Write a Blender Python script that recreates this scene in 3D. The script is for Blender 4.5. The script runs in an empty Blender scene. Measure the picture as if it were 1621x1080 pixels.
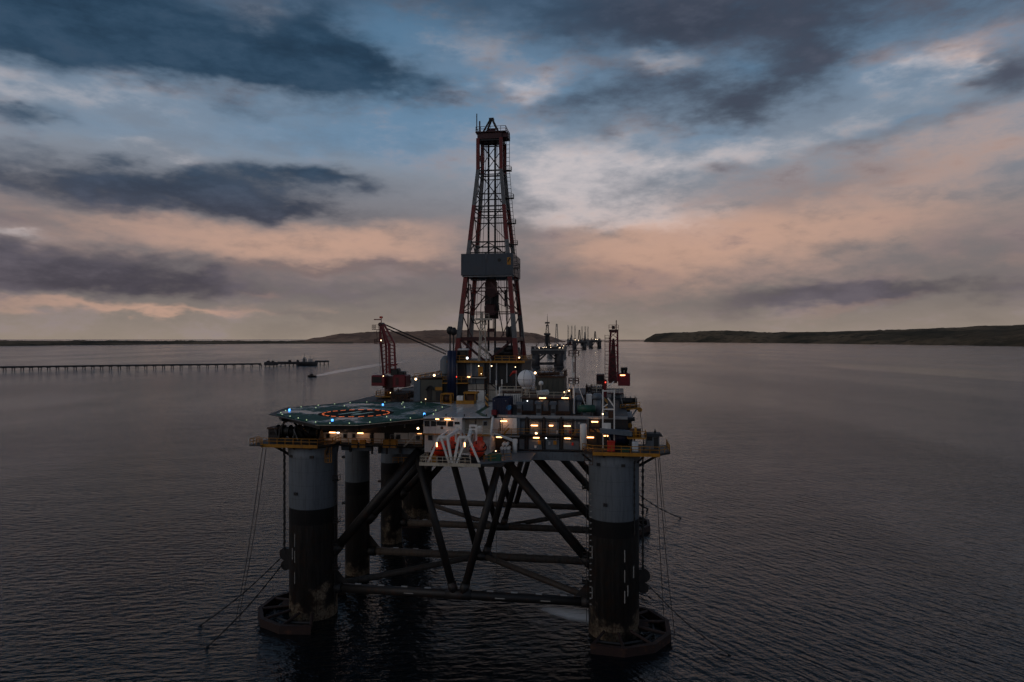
import bpy, math, random
from mathutils import Vector, Matrix
random.seed(7)
sc = bpy.context.scene
col = sc.collection
R = math.radians

# ------------------------------------------------------------------ camera
CAM_H, FPX, CX, HORY = 53.3, 1081.0, 810.5, 536.0     # drone height (m), 24 mm lens on a 1621 px wide frame
cam = bpy.data.cameras.new('camera'); cam.lens = 24.0; cam.sensor_width = 36.0
cam.clip_start = 0.5; cam.clip_end = 80000; cam.shift_y = -4.0 / 1621
co = bpy.data.objects.new('camera', cam); col.objects.link(co)
co.location = (0, 0, CAM_H); co.rotation_euler = (R(90), 0, 0)
sc.camera = co
sc.view_settings.view_transform = 'Standard'; sc.view_settings.look = 'None'
sc.view_settings.exposure = 0.3; sc.view_settings.gamma = 1.0

# ------------------------------------------------------------------ sky
def s2l(c):
    return tuple(((x/255)/12.92 if x/255 <= .04045 else ((x/255+.055)/1.055)**2.4) for x in c)
SUN_AZ, SUN_EL = R(238), R(14)      # low evening light from behind the camera, a little to the left
world = bpy.data.worlds.new('World'); sc.world = world; world.use_nodes = True
world.cycles.sampling_method = 'MANUAL'; world.cycles.sample_map_resolution = 256
nt = world.node_tree; nt.nodes.clear()
def N(t, **k):
    n = nt.nodes.new(t)
    for a, b in k.items(): setattr(n, a, b)
    return n
def L(a, b): nt.links.new(a, b)
def setin(n, i, v):
    if hasattr(v, 'is_output'): L(v, n.inputs[i])
    else: n.inputs[i].default_value = v
def MA(op, a, b=0.0, c=0.0, clamp=False):
    n = N('ShaderNodeMath', operation=op, use_clamp=clamp)
    setin(n, 0, a); setin(n, 1, b); setin(n, 2, c); return n.outputs[0]
def VM(op, a, b=(0, 0, 0)):
    n = N('ShaderNodeVectorMath', operation=op); setin(n, 0, a); setin(n, 1, b)
    return n.outputs['Value'] if op in ('DOT_PRODUCT', 'LENGTH') else n.outputs[0]
def MIX(f, a, b, mode='MIX'):
    n = N('ShaderNodeMix', data_type='RGBA', blend_type=mode)
    setin(n, 0, f); setin(n, 6, a); setin(n, 7, b); return n.outputs[2]
def SM(x, lo, hi):
    n = N('ShaderNodeMapRange', interpolation_type='SMOOTHSTEP'); setin(n, 0, x); setin(n, 1, lo); setin(n, 2, hi)
    return n.outputs[0]
def NOI(vec, scale, detail=5, rough=.55):
    n = N('ShaderNodeTexNoise'); setin(n, 0, vec); n.inputs['Scale'].default_value = scale
    n.inputs['Detail'].default_value = detail; n.inputs['Roughness'].default_value = rough
    return n.outputs[0], n.outputs[1]
tc = N('ShaderNodeTexCoord'); dirv = VM('NORMALIZE', tc.outputs['Generated'])
sx = N('ShaderNodeSeparateXYZ'); L(dirv, sx.inputs[0])
az = MA('MULTIPLY', MA('ARCTAN2', sx.outputs[0], sx.outputs[1]), 57.2958)
el = MA('MULTIPLY', MA('ARCSINE', sx.outputs[2]), 57.2958)
ae = N('ShaderNodeCombineXYZ'); L(az, ae.inputs[0]); L(el, ae.inputs[1])
# clouds are flat sheets seen edge-on low down, so their noise is stretched sideways
flat = VM('MULTIPLY', dirv, (1, 1, 2.6))
n1 = NOI(flat, 3.2, 2, .5)[1]; n2 = NOI(flat, 9.0, 3, .55)[1]
w1 = VM('MULTIPLY', VM('SUBTRACT', n1, (.5, .5, .5)), (7, 2.2, 0))
w2 = VM('MULTIPLY', VM('SUBTRACT', n2, (.5, .5, .5)), (7.0, 2.8, 0))
w3 = VM('MULTIPLY', VM('SUBTRACT', NOI(flat, 24.0, 3, .6)[1], (.5, .5, .5)), (3.2, 1.5, 0))
P = VM('ADD', VM('ADD', ae.outputs[0], w1), VM('ADD', w2, w3))
def deg(px, py):
    t = (px - CX) / FPX; a = math.atan(t)
    return math.degrees(a), math.degrees(math.atan((HORY - py) / FPX * math.cos(a)))
shx = N('ShaderNodeSeparateXYZ'); L(P, shx.inputs[0])
SHEAR = {}
for tl in (-9, 0, 9):
    c_ = N('ShaderNodeCombineXYZ'); L(shx.outputs[0], c_.inputs[0])
    L(MA('MULTIPLY_ADD', shx.outputs[0], -math.tan(R(tl)), shx.outputs[1]), c_.inputs[1]); SHEAR[tl] = c_.outputs[0]
def blobs(lst):
    acc = 0.0
    for (px, py, rx, ry, tilt, w) in lst:
        a, e = deg(px, py); k = math.degrees(1 / FPX) * math.cos(R(a))
        tl = min(SHEAR, key=lambda q: abs(q - tilt)); sx_, sy_ = 1 / (rx * k), 1 / (ry * k)
        m = N('ShaderNodeVectorMath', operation='MULTIPLY_ADD'); L(SHEAR[tl], m.inputs[0])
        m.inputs[1].default_value = (sx_, sy_, 0); m.inputs[2].default_value = (-a * sx_, -(e - a * math.tan(R(tl))) * sy_, 0)
        d = VM('DOT_PRODUCT', m.outputs[0], m.outputs[0])
        acc = MA('MULTIPLY_ADD', MA('POWER', .3679, d), w, acc)
    return acc
DARK = [(800, -40, 900, 60, 0, .55), (170, 40, 310, 66, -4, 1.5), (40, 30, 220, 60, 0, .9), (390, 108, 190, 40, -9, 1.25), (500, 55, 100, 60, 0, 1.1), (640, 125, 115, 34, -14, 1.35), (600, 95, 60, 25, 0, .4),
        (62, 183, 62, 19, 0, 1.05), (375, 183, 50, 15, 0, .5), (90, 285, 270, 34, 0, 1.2), (300, 292, 150, 30, 0, .8), (560, 290, 90, 18, 0, .5), (480, 280, 130, 20, 0, 1.1), (60, 235, 60, 14, 0, .3),
        (450, 332, 170, 18, -3, 1.4), (100, 436, 260, 32, 0, 1.75), (335, 441, 50, 11, 0, .8), (40, 400, 120, 26, 0, .8), (230, 455, 170, 14, 0, .8),
        (540, 426, 210, 10, 0, .55), (1230, 25, 260, 52, 0, 1.1), (960, 25, 190, 40, 0, .8), (1330, 75, 95, 50, 9, .85), (1080, 60, 120, 25, 0, .35),
        (1120, 150, 130, 42, -6, 1.05), (930, 162, 100, 30, 9, .85), (1180, 190, 90, 24, -5, .6), (1240, 125, 85, 42, 0, .6),
        (930, 214, 50, 22, 0, .6), (1605, 110, 65, 34, 9, .95), (1440, 456, 210, 16, 4, 1.0), (1240, 474, 190, 18, 0, .7),
        (880, 440, 230, 26, 0, .5), (600, 470, 170, 18, 0, .45), (1490, 185, 150, 22, 9, .4), (1420, 215, 90, 20, 9, .3),
        (720, 30, 90, 40, 0, .35), (1560, 400, 160, 50, 0, .35), (1130, 272, 60, 14, -9, .5), (540, 495, 110, 6, 0, .5), (1560, 20, 110, 45, 0, .55), (1330, 290, 160, 22, 9, .3), (850, 370, 90, 22, 0, .3), (20, 345, 120, 14, 0, .4)]
WARM = [(330, 388, 200, 34, 0, .95), (520, 395, 150, 36, 0, 1.05), (210, 352, 150, 20, -4, .6), (650, 385, 110, 44, 0, .6),
        (1090, 405, 190, 52, 4, 1.15), (980, 420, 100, 44, 0, .6), (1230, 365, 240, 55, 4, .7), (1440, 300, 240, 80, 9, .6),
        (1560, 215, 150, 50, 9, .55), (150, 488, 210, 8, 0, 1.1), (300, 497, 130, 6, 0, .9), (430, 467, 36, 6, 0, .7), (535, 486, 50, 6, 0, .7), (1420, 88, 70, 18, 9, .5), (1575, 66, 60, 22, 9, .7), (1400, 476, 120, 7, 5, .55), (1560, 412, 130, 12, 8, .4), (290, 463, 50, 5, 0, .5), (120, 330, 120, 16, 0, .4)]
PALE = [(960, 285, 130, 50, 0, .8), (890, 278, 80, 60, 0, .6), (1010, 345, 120, 24, 0, .5), (1040, 100, 64, 18, -6, .85), (1130, 252, 140, 22, 9, .5),
        (405, 24, 48, 24, 0, .5), (90, 146, 170, 22, 0, .6), (265, 250, 70, 14, 0, .7), (1470, 112, 80, 18, 9, .75), (1560, 90, 40, 12, 9, .7),
        (820, 148, 34, 16, 0, .6), (1000, 350, 90, 20, 0, .4), (60, 375, 44, 8, 0, .75), (50, 268, 36, 7, 0, .6), (1330, 205, 170, 26, 9, .35), (740, 60, 70, 34, 0, .4), (420, 150, 120, 16, 0, .4)]
BLUE = [(620, 50, 120, 50, 0, .9), (700, 190, 170, 60, 0, .85), (470, 215, 180, 40, 0, .7), (850, 110, 90, 60, 0, .5), (1200, 112, 46, 18, 0, .8), (150, 210, 160, 30, 0, .5),
        (1450, 190, 80, 14, 9, .7), (1130, 215, 110, 20, 0, .6), (1420, 40, 120, 40, 0, .5)]
f1 = NOI(flat, 5.0, 6, .6)[0]; f2 = NOI(flat, 14.0, 5, .62)[0]
fb = MA('ADD', MA('MULTIPLY', MA('SUBTRACT', f1, .5), 1.7), MA('MULTIPLY', MA('SUBTRACT', f2, .5), 1.5))
ramp = N('ShaderNodeValToRGB'); L(MA('DIVIDE', el, 90.0), ramp.inputs[0])
cr = ramp.color_ramp
stops = [(0, (146, 133, 121)), (1.6, (134, 124, 117)), (3, (124, 116, 114)), (5, (118, 110, 113)), (9, (126, 119, 122)), (14, (130, 139, 152)), (20, (110, 134, 158)),
         (27, (74, 98, 124)), (50, (46, 58, 74)), (90, (38, 48, 60))]
while len(cr.elements) < len(stops): cr.elements.new(.5)
for e_, (p, c) in zip(cr.elements, stops): e_.position = p / 90; e_.color = (*s2l(c), 1)
sky = N('ShaderNodeTexSky', sky_type='NISHITA'); sky.sun_disc = False
sky.sun_elevation = R(2.5); sky.sun_rotation = SUN_AZ; sky.dust_density = 2.0
nish = MIX(1.0, sky.outputs[0], (.07, .07, .07, 1), 'MULTIPLY')
base = MIX(.15, ramp.outputs[0], nish)
blueb, paleb = blobs(BLUE), blobs(PALE)
blue = SM(MA('MULTIPLY_ADD', fb, .5, blueb), 0.0, 1.3)
c0 = MIX(MA('MULTIPLY', blue, .8), base, (*s2l((80, 118, 148)), 1))
pale = SM(MA('MULTIPLY_ADD', fb, 1.2, paleb), .0, 1.4)
c1 = MIX(MA('MULTIPLY', pale, .8), c0, (*s2l((178, 172, 174)), 1))
warm = SM(MA('MULTIPLY_ADD', fb, 1.1, blobs(WARM)), -.1, 1.8)
c2 = MIX(MA('MULTIPLY', warm, .85), c1, (*s2l((188, 151, 131)), 1))
gaps = MA('ADD', MA('MULTIPLY', paleb, -.6), MA('MULTIPLY', blueb, -.38))
dark = SM(MA('ADD', MA('MULTIPLY_ADD', fb, 1.55, blobs(DARK)), gaps), -.3, 1.5)
hi = SM(MA('MULTIPLY_ADD', SM(az, -4.0, -16.0), 2.5, el), 6.0, 18.0)
dcol = MIX(hi, (*s2l((74, 70, 78)), 1), (*s2l((32, 54, 74)), 1))
righty = MA('MULTIPLY', SM(az, -2.0, 14.0), .8)          # the cloud bank to the right is greyer and warmer
dcol = MIX(MA('MULTIPLY', righty, hi), dcol, (*s2l((56, 59, 71)), 1))
tex = MIX(1.0, dcol, MIX(SM(fb, -.4, .4), (.72, .72, .74, 1), (1.42, 1.38, 1.34, 1)), 'MULTIPLY')
c2 = MIX(1.0, c2, MIX(SM(fb, -.45, .45), (.86, .86, .87, 1), (1.14, 1.13, 1.12, 1)), 'MULTIPLY')
c3 = MIX(MA('MULTIPLY', dark, .95), c2, tex)
below = SM(el, -.3, -2.0)
c4 = MIX(below, c3, (*s2l((60, 60, 64)), 1))
bg = N('ShaderNodeBackground'); L(c4, bg.inputs[0]); bg.inputs[1].default_value = 1.0
wo = N('ShaderNodeOutputWorld'); L(bg.outputs[0], wo.inputs[0])

# ------------------------------------------------------------------ sun: the last soft light of dusk
sd = bpy.data.lights.new('sun', 'SUN'); sd.energy = .17; sd.angle = R(40); sd.color = (1.0, .93, .86)
so = bpy.data.objects.new('sun', sd); col.objects.link(so)
sdir = Vector((math.sin(SUN_AZ) * math.cos(R(28)), math.cos(SUN_AZ) * math.cos(R(28)), math.sin(R(28))))
so.rotation_euler = sdir.to_track_quat('Z', 'Y').to_euler(); so.location = sdir * 300

# ------------------------------------------------------------------ materials
MT = {}
def newmat(name):
    m = bpy.data.materials.new(name); m.use_nodes = True; MT[name] = m
    t = m.node_tree; b = t.nodes['Principled BSDF']; return m, t, b
def tn(t, kind, **k):
    n = t.nodes.new(kind)
    for a, b in k.items(): setattr(n, a, b)
    return n
def tmix(t, f, a, b, mode='MIX'):
    n = tn(t, 'ShaderNodeMix', data_type='RGBA', blend_type=mode)
    for i, v in ((0, f), (6, a), (7, b)):
        if hasattr(v, 'is_output'): t.links.new(v, n.inputs[i])
        else: n.inputs[i].default_value = v
    return n.outputs[2]
def tmath(t, op, a, b=0.0, c=0.0, clamp=False):
    n = tn(t, 'ShaderNodeMath', operation=op, use_clamp=clamp)
    for i, v in ((0, a), (1, b), (2, c)):
        if hasattr(v, 'is_output'): t.links.new(v, n.inputs[i])
        else: n.inputs[i].default_value = v
    return n.outputs[0]
def tnoise(t, vec, scale, detail=4, rough=.6):
    n = tn(t, 'ShaderNodeTexNoise'); t.links.new(vec, n.inputs[0])
    n.inputs['Scale'].default_value = scale; n.inputs['Detail'].default_value = detail; n.inputs['Roughness'].default_value = rough
    return n.outputs[0]
def tscale(t, vec, s):
    n = tn(t, 'ShaderNodeVectorMath', operation='MULTIPLY'); t.links.new(vec, n.inputs[0]); n.inputs[1].default_value = s
    return n.outputs[0]
def tstep(t, x, lo, hi):
    n = tn(t, 'ShaderNodeMapRange', interpolation_type='SMOOTHSTEP'); t.links.new(x, n.inputs[0])
    n.inputs[1].default_value = lo; n.inputs[2].default_value = hi; return n.outputs[0]
RUST = (.075, .028, .012, 1)
def paint(name, c, rough=.55, rust=.25, grime=.5, metal=0.0):
    m, t, b = newmat(name)
    g = tn(t, 'ShaderNodeNewGeometry').outputs['Position']
    c = (*c, 1)
    n_st = tnoise(t, tscale(t, g, (1.3, 1.3, .18)), 1.6, 5)
    n_pa = tnoise(t, g, .55, 6, .65); n_fi = tnoise(t, g, 3.1, 5, .65)
    dk = tuple(x * .38 for x in c[:3]) + (1,)
    k = tmix(t, tmath(t, 'MULTIPLY', tstep(t, n_st, .45, .72), grime), c, dk)
    k = tmix(t, tmath(t, 'MULTIPLY', tstep(t, n_fi, .5, .8), grime * .6), k, dk)
    r = tmath(t, 'MULTIPLY', tstep(t, tmath(t, 'ADD', n_pa, tmath(t, 'MULTIPLY', n_fi, .35)), .72, .86), rust)
    k = tmix(t, r, k, RUST)
    t.links.new(k, b.inputs['Base Color'])
    b.inputs['Roughness'].default_value = rough; b.inputs['Metallic'].default_value = metal
    return m
def glow(name, c, s):
    m, t, b = newmat(name)
    b.inputs['Base Color'].default_value = (*c, 1); b.inputs['Emission Color'].default_value = (*c, 1)
    b.inputs['Emission Strength'].default_value = s; return m
paint('white', (.80, .78, .74), .45, .25, .35); paint('cream', (.40, .36, .30), .5, .35, .45)
paint('hull_grey', (.13, .15, .17), .5, .3, .5); paint('blue_grey', (.095, .125, .155), .5, .3, .45)
paint('black', (.011, .011, .012), .55, .25, .3); paint('dark_steel', (.017, .017, .018), .6, .5, .4)
paint('brace', (.013, .012, .012), .55, .45, .4); paint('low_brace', (.075, .058, .045), .7, .7, .9); paint('mark', (.34, .33, .31), .6, .2, .5); paint('red', (.15, .004, .012), .45, .3, .45)
paint('dark_red', (.045, .004, .005), .5, .4, .4); paint('yellow', (.40, .175, .010), .5, .45, .5)
paint('orange', (.80, .05, .012), .38, .05, .25); paint('navy', (.006, .014, .05), .45, .3, .4)
paint('green', (.012, .08, .05), .5, .3, .4); paint('olive', (.075, .075, .062), .6, .5, .5)
paint('red_box', (.55, .03, .015), .45, .1, .3); paint('rail_cream', (.52, .46, .36), .5, .5, .4)
paint('rust_plate', (.024, .010, .008), .75, .8, .6); paint('rusty_brown', (.07, .032, .016), .7, .8, .5)
paint('radome', (.82, .82, .82), .4, .02, .12); paint('plank', (.60, .64, .67), .16, .12, .35)
paint('windwall', (.045, .060, .080), .5, .2, .35); paint('galv', (.30, .31, .32), .5, .3, .3); paint('cable', (.02, .02, .02), .7, .2, .1); paint('azure', (.03, .17, .36), .45, .2, .3)
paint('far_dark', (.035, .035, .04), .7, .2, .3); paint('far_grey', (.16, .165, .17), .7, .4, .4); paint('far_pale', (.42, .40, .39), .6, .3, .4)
m, t, b = newmat('glass'); b.inputs['Base Color'].default_value = (.01, .012, .015, 1); b.inputs['Roughness'].default_value = .08
m, t, b = newmat('rubber'); b.inputs['Base Color'].default_value = (.012, .012, .012, 1); b.inputs['Roughness'].default_value = .8
glow('lamp_warm', (1.0, .43, .16), 6.0); glow('lamp_flood', (1.0, .66, .36), 4.5); glow('lamp_cool', (.9, .97, 1.0), 3.0)
glow('lamp_blue', (.08, .36, 1.0), 2.2); glow('lamp_orange', (1.0, .20, .06), .42); glow('lamp_red', (1.0, .05, .03), 5.0)
glow('lamp_green', (.75, 1.0, .55), .5); glow('lamp_far', (1.0, .75, .5), 5.0)

# legs of the rig: paint scheme by height (grey topsides, black boot stripe, weathered rusty lower part, scale at the waterline)
m, t, b = newmat('column_paint')
g = tn(t, 'ShaderNodeNewGeometry').outputs['Position']
sp = tn(t, 'ShaderNodeSeparateXYZ'); t.links.new(g, sp.inputs[0]); zz = sp.outputs[2]
ns = tnoise(t, tscale(t, g, (1.5, 1.5, .12)), 1.4, 6, .65); npt = tnoise(t, g, .5, 6, .7); nf = tnoise(t, g, 2.6, 5, .7)
grey = tmix(t, tmath(t, 'MULTIPLY', tstep(t, ns, .42, .75), .55), (.155, .18, .205, 1), (.055, .064, .073, 1))
grey = tmix(t, tmath(t, 'MULTIPLY', tstep(t, nf, .58, .8), .5), grey, (.10, .07, .06, 1))
low = tmix(t, tstep(t, ns, .35, .7), (.014, .0138, .0138, 1), (.040, .037, .035, 1))
low = tmix(t, tstep(t, tmath(t, 'ADD', npt, tmath(t, 'MULTIPLY', nf, .4)), .66, .9), low, (.034, .020, .014, 1))
scale_ = tmix(t, tstep(t, nf, .40, .66), (.36, .30, .22, 1), (.07, .035, .02, 1))
nbig = tnoise(t, g, .22, 3, .6)
zw = tmath(t, 'ADD', tmath(t, 'ADD', zz, tmath(t, 'MULTIPLY', tmath(t, 'SUBTRACT', npt, .5), 7.0)), tmath(t, 'MULTIPLY', tmath(t, 'SUBTRACT', nbig, .46), 22.0))
k = tmix(t, tmath(t, 'MULTIPLY', tstep(t, zw, 5.4, 2.2), tstep(t, ns, .25, .55)), low, scale_)
k = tmix(t, tstep(t, zz, 18.02, 18.12), k, (.012, .012, .013, 1))
k = tmix(t, tstep(t, zz, 20.95, 21.05), k, grey)
fr = tmath(t, 'FRACT', tmath(t, 'DIVIDE', zz, 2.55)); seam = tmath(t, 'MULTIPLY', tstep(t, fr, .975, .985), .45)      # ring welds
k = tmix(t, seam, k, (.03, .028, .027, 1))
run = tnoise(t, tscale(t, g, (2.6, 2.6, .05)), 1.0, 4, .6); k = tmix(t, tmath(t, 'MULTIPLY', tstep(t, run, .6, .72), .55), k, (.05, .034, .026, 1))
t.links.new(k, b.inputs['Base Color']); b.inputs['Roughness'].default_value = .55
# derrick legs: red and white warning bands
m, t, b = newmat('derrick_bands')
g = tn(t, 'ShaderNodeNewGeometry').outputs['Position']
sp = tn(t, 'ShaderNodeSeparateXYZ'); t.links.new(g, sp.inputs[0]); zz = sp.outputs[2]
nf = tnoise(t, g, 1.4, 5, .7)
rd = tmix(t, tstep(t, nf, .45, .75), (.16, .008, .006, 1), (.04, .006, .005, 1))
wh = tmix(t, tstep(t, nf, .45, .75), (.13, .135, .14, 1), (.04, .038, .038, 1))
def band(lo, hi): return tmath(t, 'MULTIPLY', tstep(t, zz, lo, lo + .05), tstep(t, zz, hi + .05, hi))
wsel = tmath(t, 'ADD', tmath(t, 'ADD', band(84.5, 93.0), band(73.0, 76.2)), band(53.4, 59.0))
t.links.new(tmix(t, wsel, rd, wh), b.inputs['Base Color']); b.inputs['Roughness'].default_value = .5
# helideck coatings
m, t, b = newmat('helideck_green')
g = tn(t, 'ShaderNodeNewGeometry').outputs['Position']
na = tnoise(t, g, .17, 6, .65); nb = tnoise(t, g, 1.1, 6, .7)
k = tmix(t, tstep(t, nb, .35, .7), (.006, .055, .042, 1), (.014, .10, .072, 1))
puddle_sheen = tstep(t, tmath(t, 'ADD', na, tmath(t, 'MULTIPLY', nb, .3)), .63, .72)  # puddle patches: their sky reflection is painted in as pale colour, with smoother finish
k = tmix(t, tmath(t, 'MULTIPLY', puddle_sheen, .75), k, (.30, .35, .37, 1))
t.links.new(k, b.inputs['Base Color']); t.links.new(tmath(t, 'MULTIPLY_ADD', puddle_sheen, -.5, .75), b.inputs['Roughness']); b.inputs['Specular IOR Level'].default_value = .35
paint('helideck_dark', (.006, .010, .009), .9, .1, .3); MT['helideck_dark'].node_tree.nodes['Principled BSDF'].inputs['Specular IOR Level'].default_value = .15; paint('helideck_mark', (.42, .66, .54), .5, .1, .4)
# hazard stripes
m, t, b = newmat('hazard')
oc = tn(t, 'ShaderNodeTexCoord'); g = oc.outputs['Object']
wv = tn(t, 'ShaderNodeTexWave', bands_direction='DIAGONAL'); t.links.new(g, wv.inputs[0]); wv.inputs['Scale'].default_value = .55
t.links.new(tmix(t, tstep(t, wv.outputs[1], .48, .52), (.02, .02, .02, 1), (.40, .20, .04, 1)), b.inputs['Base Color'])

# ------------------------------------------------------------------ builders
class MB:
    def __init__(s): s.v = []; s.f = []
    def add(s, vs, fs):
        o = len(s.v); s.v += [tuple(p) for p in vs]; s.f += [tuple(i + o for i in q) for q in fs]; return s
    def box(s, x0, x1, y0, y1, z0, z1):
        return s.add([(x0,y0,z0),(x1,y0,z0),(x1,y1,z0),(x0,y1,z0),(x0,y0,z1),(x1,y0,z1),(x1,y1,z1),(x0,y1,z1)],
                     [(0,3,2,1),(4,5,6,7),(0,1,5,4),(1,2,6,5),(2,3,7,6),(3,0,4,7)])
    def tube(s, p, q, r, r2=None, n=8, cap=True, turn=0.0):
        p, q = Vector(p), Vector(q); r2 = r if r2 is None else r2
        d = (q - p).normalized(); a = Vector((0, 0, 1)) if abs(d.z) < .95 else Vector((1, 0, 0))
        x = d.cross(a).normalized(); y = d.cross(x)
        vs = []
        for c, rr in ((p, r), (q, r2)):
            for i in range(n):
                t_ = 2 * math.pi * (i + turn) / n; vs.append(c + x * (math.cos(t_) * rr) + y * (math.sin(t_) * rr))
        fs = [(i, (i + 1) % n, n + (i + 1) % n, n + i) for i in range(n)]
        if cap: fs += [tuple(reversed(range(n))), tuple(range(n, 2 * n))]
        return s.add(vs, fs)
    def bar(s, p, q, w): return s.tube(p, q, w * .7071, n=4, turn=.5)
    def lathe(s, c, prof, n=20):
        vs = []; fs = []
        for (r, z) in prof:
            for i in range(n):
                t_ = 2 * math.pi * i / n; vs.append((c[0] + r * math.cos(t_), c[1] + r * math.sin(t_), c[2] + z))
        for k in range(len(prof) - 1):
            for i in range(n): fs.append((k*n+i, k*n+(i+1) % n, (k+1)*n+(i+1) % n, (k+1)*n+i))
        fs += [tuple(reversed(range(n))), tuple(range((len(prof)-1)*n, len(prof)*n))]
        return s.add(vs, fs)
    def prism(s, poly, z0, z1):
        n = len(poly); vs = [(x, y, z0) for x, y in poly] + [(x, y, z1) for x, y in poly]
        return s.add(vs, [tuple(reversed(range(n))), tuple(range(n, 2*n))] + [(i, (i+1) % n, n+(i+1) % n, n+i) for i in range(n)])
    def loft(s, rings):
        n = len(rings[0]); vs = [p for r in rings for p in r]; fs = []
        for k in range(len(rings) - 1):
            for i in range(n): fs.append((k*n+i, k*n+(i+1) % n, (k+1)*n+(i+1) % n, (k+1)*n+i))
        fs += [tuple(reversed(range(n))), tuple(range((len(rings)-1)*n, len(rings)*n))]
        return s.add(vs, fs)
    def rail(s, pts, h=1.1, step=1.8, w=.085, closed=False):
        pts = [Vector(p) for p in pts]
        if closed: pts.append(pts[0])
        for a, c in zip(pts, pts[1:]):
            n = max(1, round((c - a).length / step))
            for i in range(n + 1):
                p = a.lerp(c, i / n); s.bar(p, p + Vector((0, 0, h)), w)
            for zz_ in (h, h * .52): s.bar(a + Vector((0, 0, zz_)), c + Vector((0, 0, zz_)), w)
        return s
    def ladder(s, p, q, side, w=.55, step=.8, r=.07):
        p, q, side = Vector(p), Vector(q), Vector(side).normalized() * (w / 2)
        s.bar(p + side, q + side, r); s.bar(p - side, q - side, r)
        n = max(1, int((q - p).length / step))
        for i in range(n + 1):
            c = p.lerp(q, i / n); s.bar(c + side, c - side, r * .8)
        return s
# the rig lies a few degrees off the line of sight: its own frame is u (starboard), v (aft), z (up)
YAW = R(8.5); CA, SA = math.cos(YAW), math.sin(YAW); OX, OY = -10.05, 128.6
def Wd(p): return Vector((OX + p[0]*CA + p[1]*SA, OY - p[0]*SA + p[1]*CA, p[2]))
def Q(px, py, v):                        # a photo direction met with the rig's frame at v
    t_ = (px - CX) / FPX
    u = (t_ * (OY + v*CA) - OX - v*SA) / (CA + t_*SA)
    return (u, v, CAM_H - (py - HORY) / FPX * (OY - u*SA + v*CA))
def G(px, py, z):                        # ... with a level deck at height z
    Y = (CAM_H - z) * FPX / (py - HORY); X = (px - CX) / FPX * Y
    dx, dy = X - OX, Y - OY; return (dx*CA - dy*SA, dx*SA + dy*CA, z)
BASE = {}
def props(o, label=None, cat=None, group=None, kind=None):
    if label: o['label'] = label
    if cat: o['category'] = cat
    if group: o['group'] = group
    if kind: o['kind'] = kind
    return o
def thing(name, label, cat, base=(0, 0, 0), group=None, rig=True):
    o = bpy.data.objects.new(name, None); col.objects.link(o); o.empty_display_size = .5
    o.location = Wd(base) if rig else base; o.rotation_euler = (0, 0, -YAW if rig else 0)
    BASE[o.name] = Vector(base); return props(o, label, cat, group)
def mesh_of(name, mb, mat, off=Vector((0, 0, 0)), smooth=False):
    me = bpy.data.meshes.new(name); me.from_pydata([tuple(Vector(p) - off) for p in mb.v], [], mb.f); me.update()
    me.materials.append(MT[mat])
    if smooth:
        for p in me.polygons: p.use_smooth = len(p.vertices) <= 4
    return me
def part(parent, name, mb, mat, label=None, smooth=False, kind=None):
    r_ = parent
    while r_.parent: r_ = r_.parent
    o = bpy.data.objects.new(name, mesh_of(name, mb, mat, BASE[r_.name], smooth)); col.objects.link(o)
    o.parent = parent; return props(o, label, None, None, kind)
def single(name, label, cat, mb, mat, base, group=None, smooth=False, rig=True, kind=None):
    o = bpy.data.objects.new(name, mesh_of(name, mb, mat, Vector(base), smooth)); col.objects.link(o)
    o.location = Wd(base) if rig else base; o.rotation_euler = (0, 0, -YAW if rig else 0)
    BASE[o.name] = Vector(base); return props(o, label, cat, group, kind)
def B(*a): return MB().box(*a)
def bevel_box(x0, x1, y0, y1, z0, z1, e=.12):
    def ring(k, z): return [(x0+k+e_x, y0+k+e_y, z) for e_x, e_y in ()]
    p = [(x0+e, y0), (x1-e, y0), (x1, y0+e), (x1, y1-e), (x1-e, y1), (x0+e, y1), (x0, y1-e), (x0, y0+e)]
    i = [(x0+2*e, y0+e), (x1-2*e, y0+e), (x1-e, y0+2*e), (x1-e, y1-2*e), (x1-2*e, y1-e), (x0+2*e, y1-e), (x0+e, y1-2*e), (x0+e, y0+2*e)]
    return MB().loft([[(x, y, z0) for x, y in p], [(x, y, z1-e) for x, y in p], [(x, y, z1) for x, y in i]])
ZD = 39.0                                # main deck / helideck height
def tube_lamp(parent, px, py, v, w=1.4, mat='lamp_warm', z=None):
    u, v, zz_ = Q(px, py, v)
    o = part(parent, 'lamp', B(u-w/2, u+w/2, v-.16, v-.02, zz_-.095, zz_+.095), mat); part(o, 'lamp_housing', B(u-w/2-.08, u+w/2+.08, v-.2, v, zz_+.1, zz_+.2), 'galv')
    return o
def flood(parent, px, py, v, r=.24, mat='lamp_flood'):
    c = Q(px, py, v); r *= .8
    o = part(parent, 'floodlight', MB().tube((c[0], c[1]-.22, c[2]), (c[0], c[1]-.1, c[2]), r, n=10), mat)
    part(o, 'lamp_housing', MB().tube((c[0], c[1]-.09, c[2]), (c[0], c[1]+.3, c[2]), r*1.25, r*.6, n=10), 'dark_steel'); return o

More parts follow.
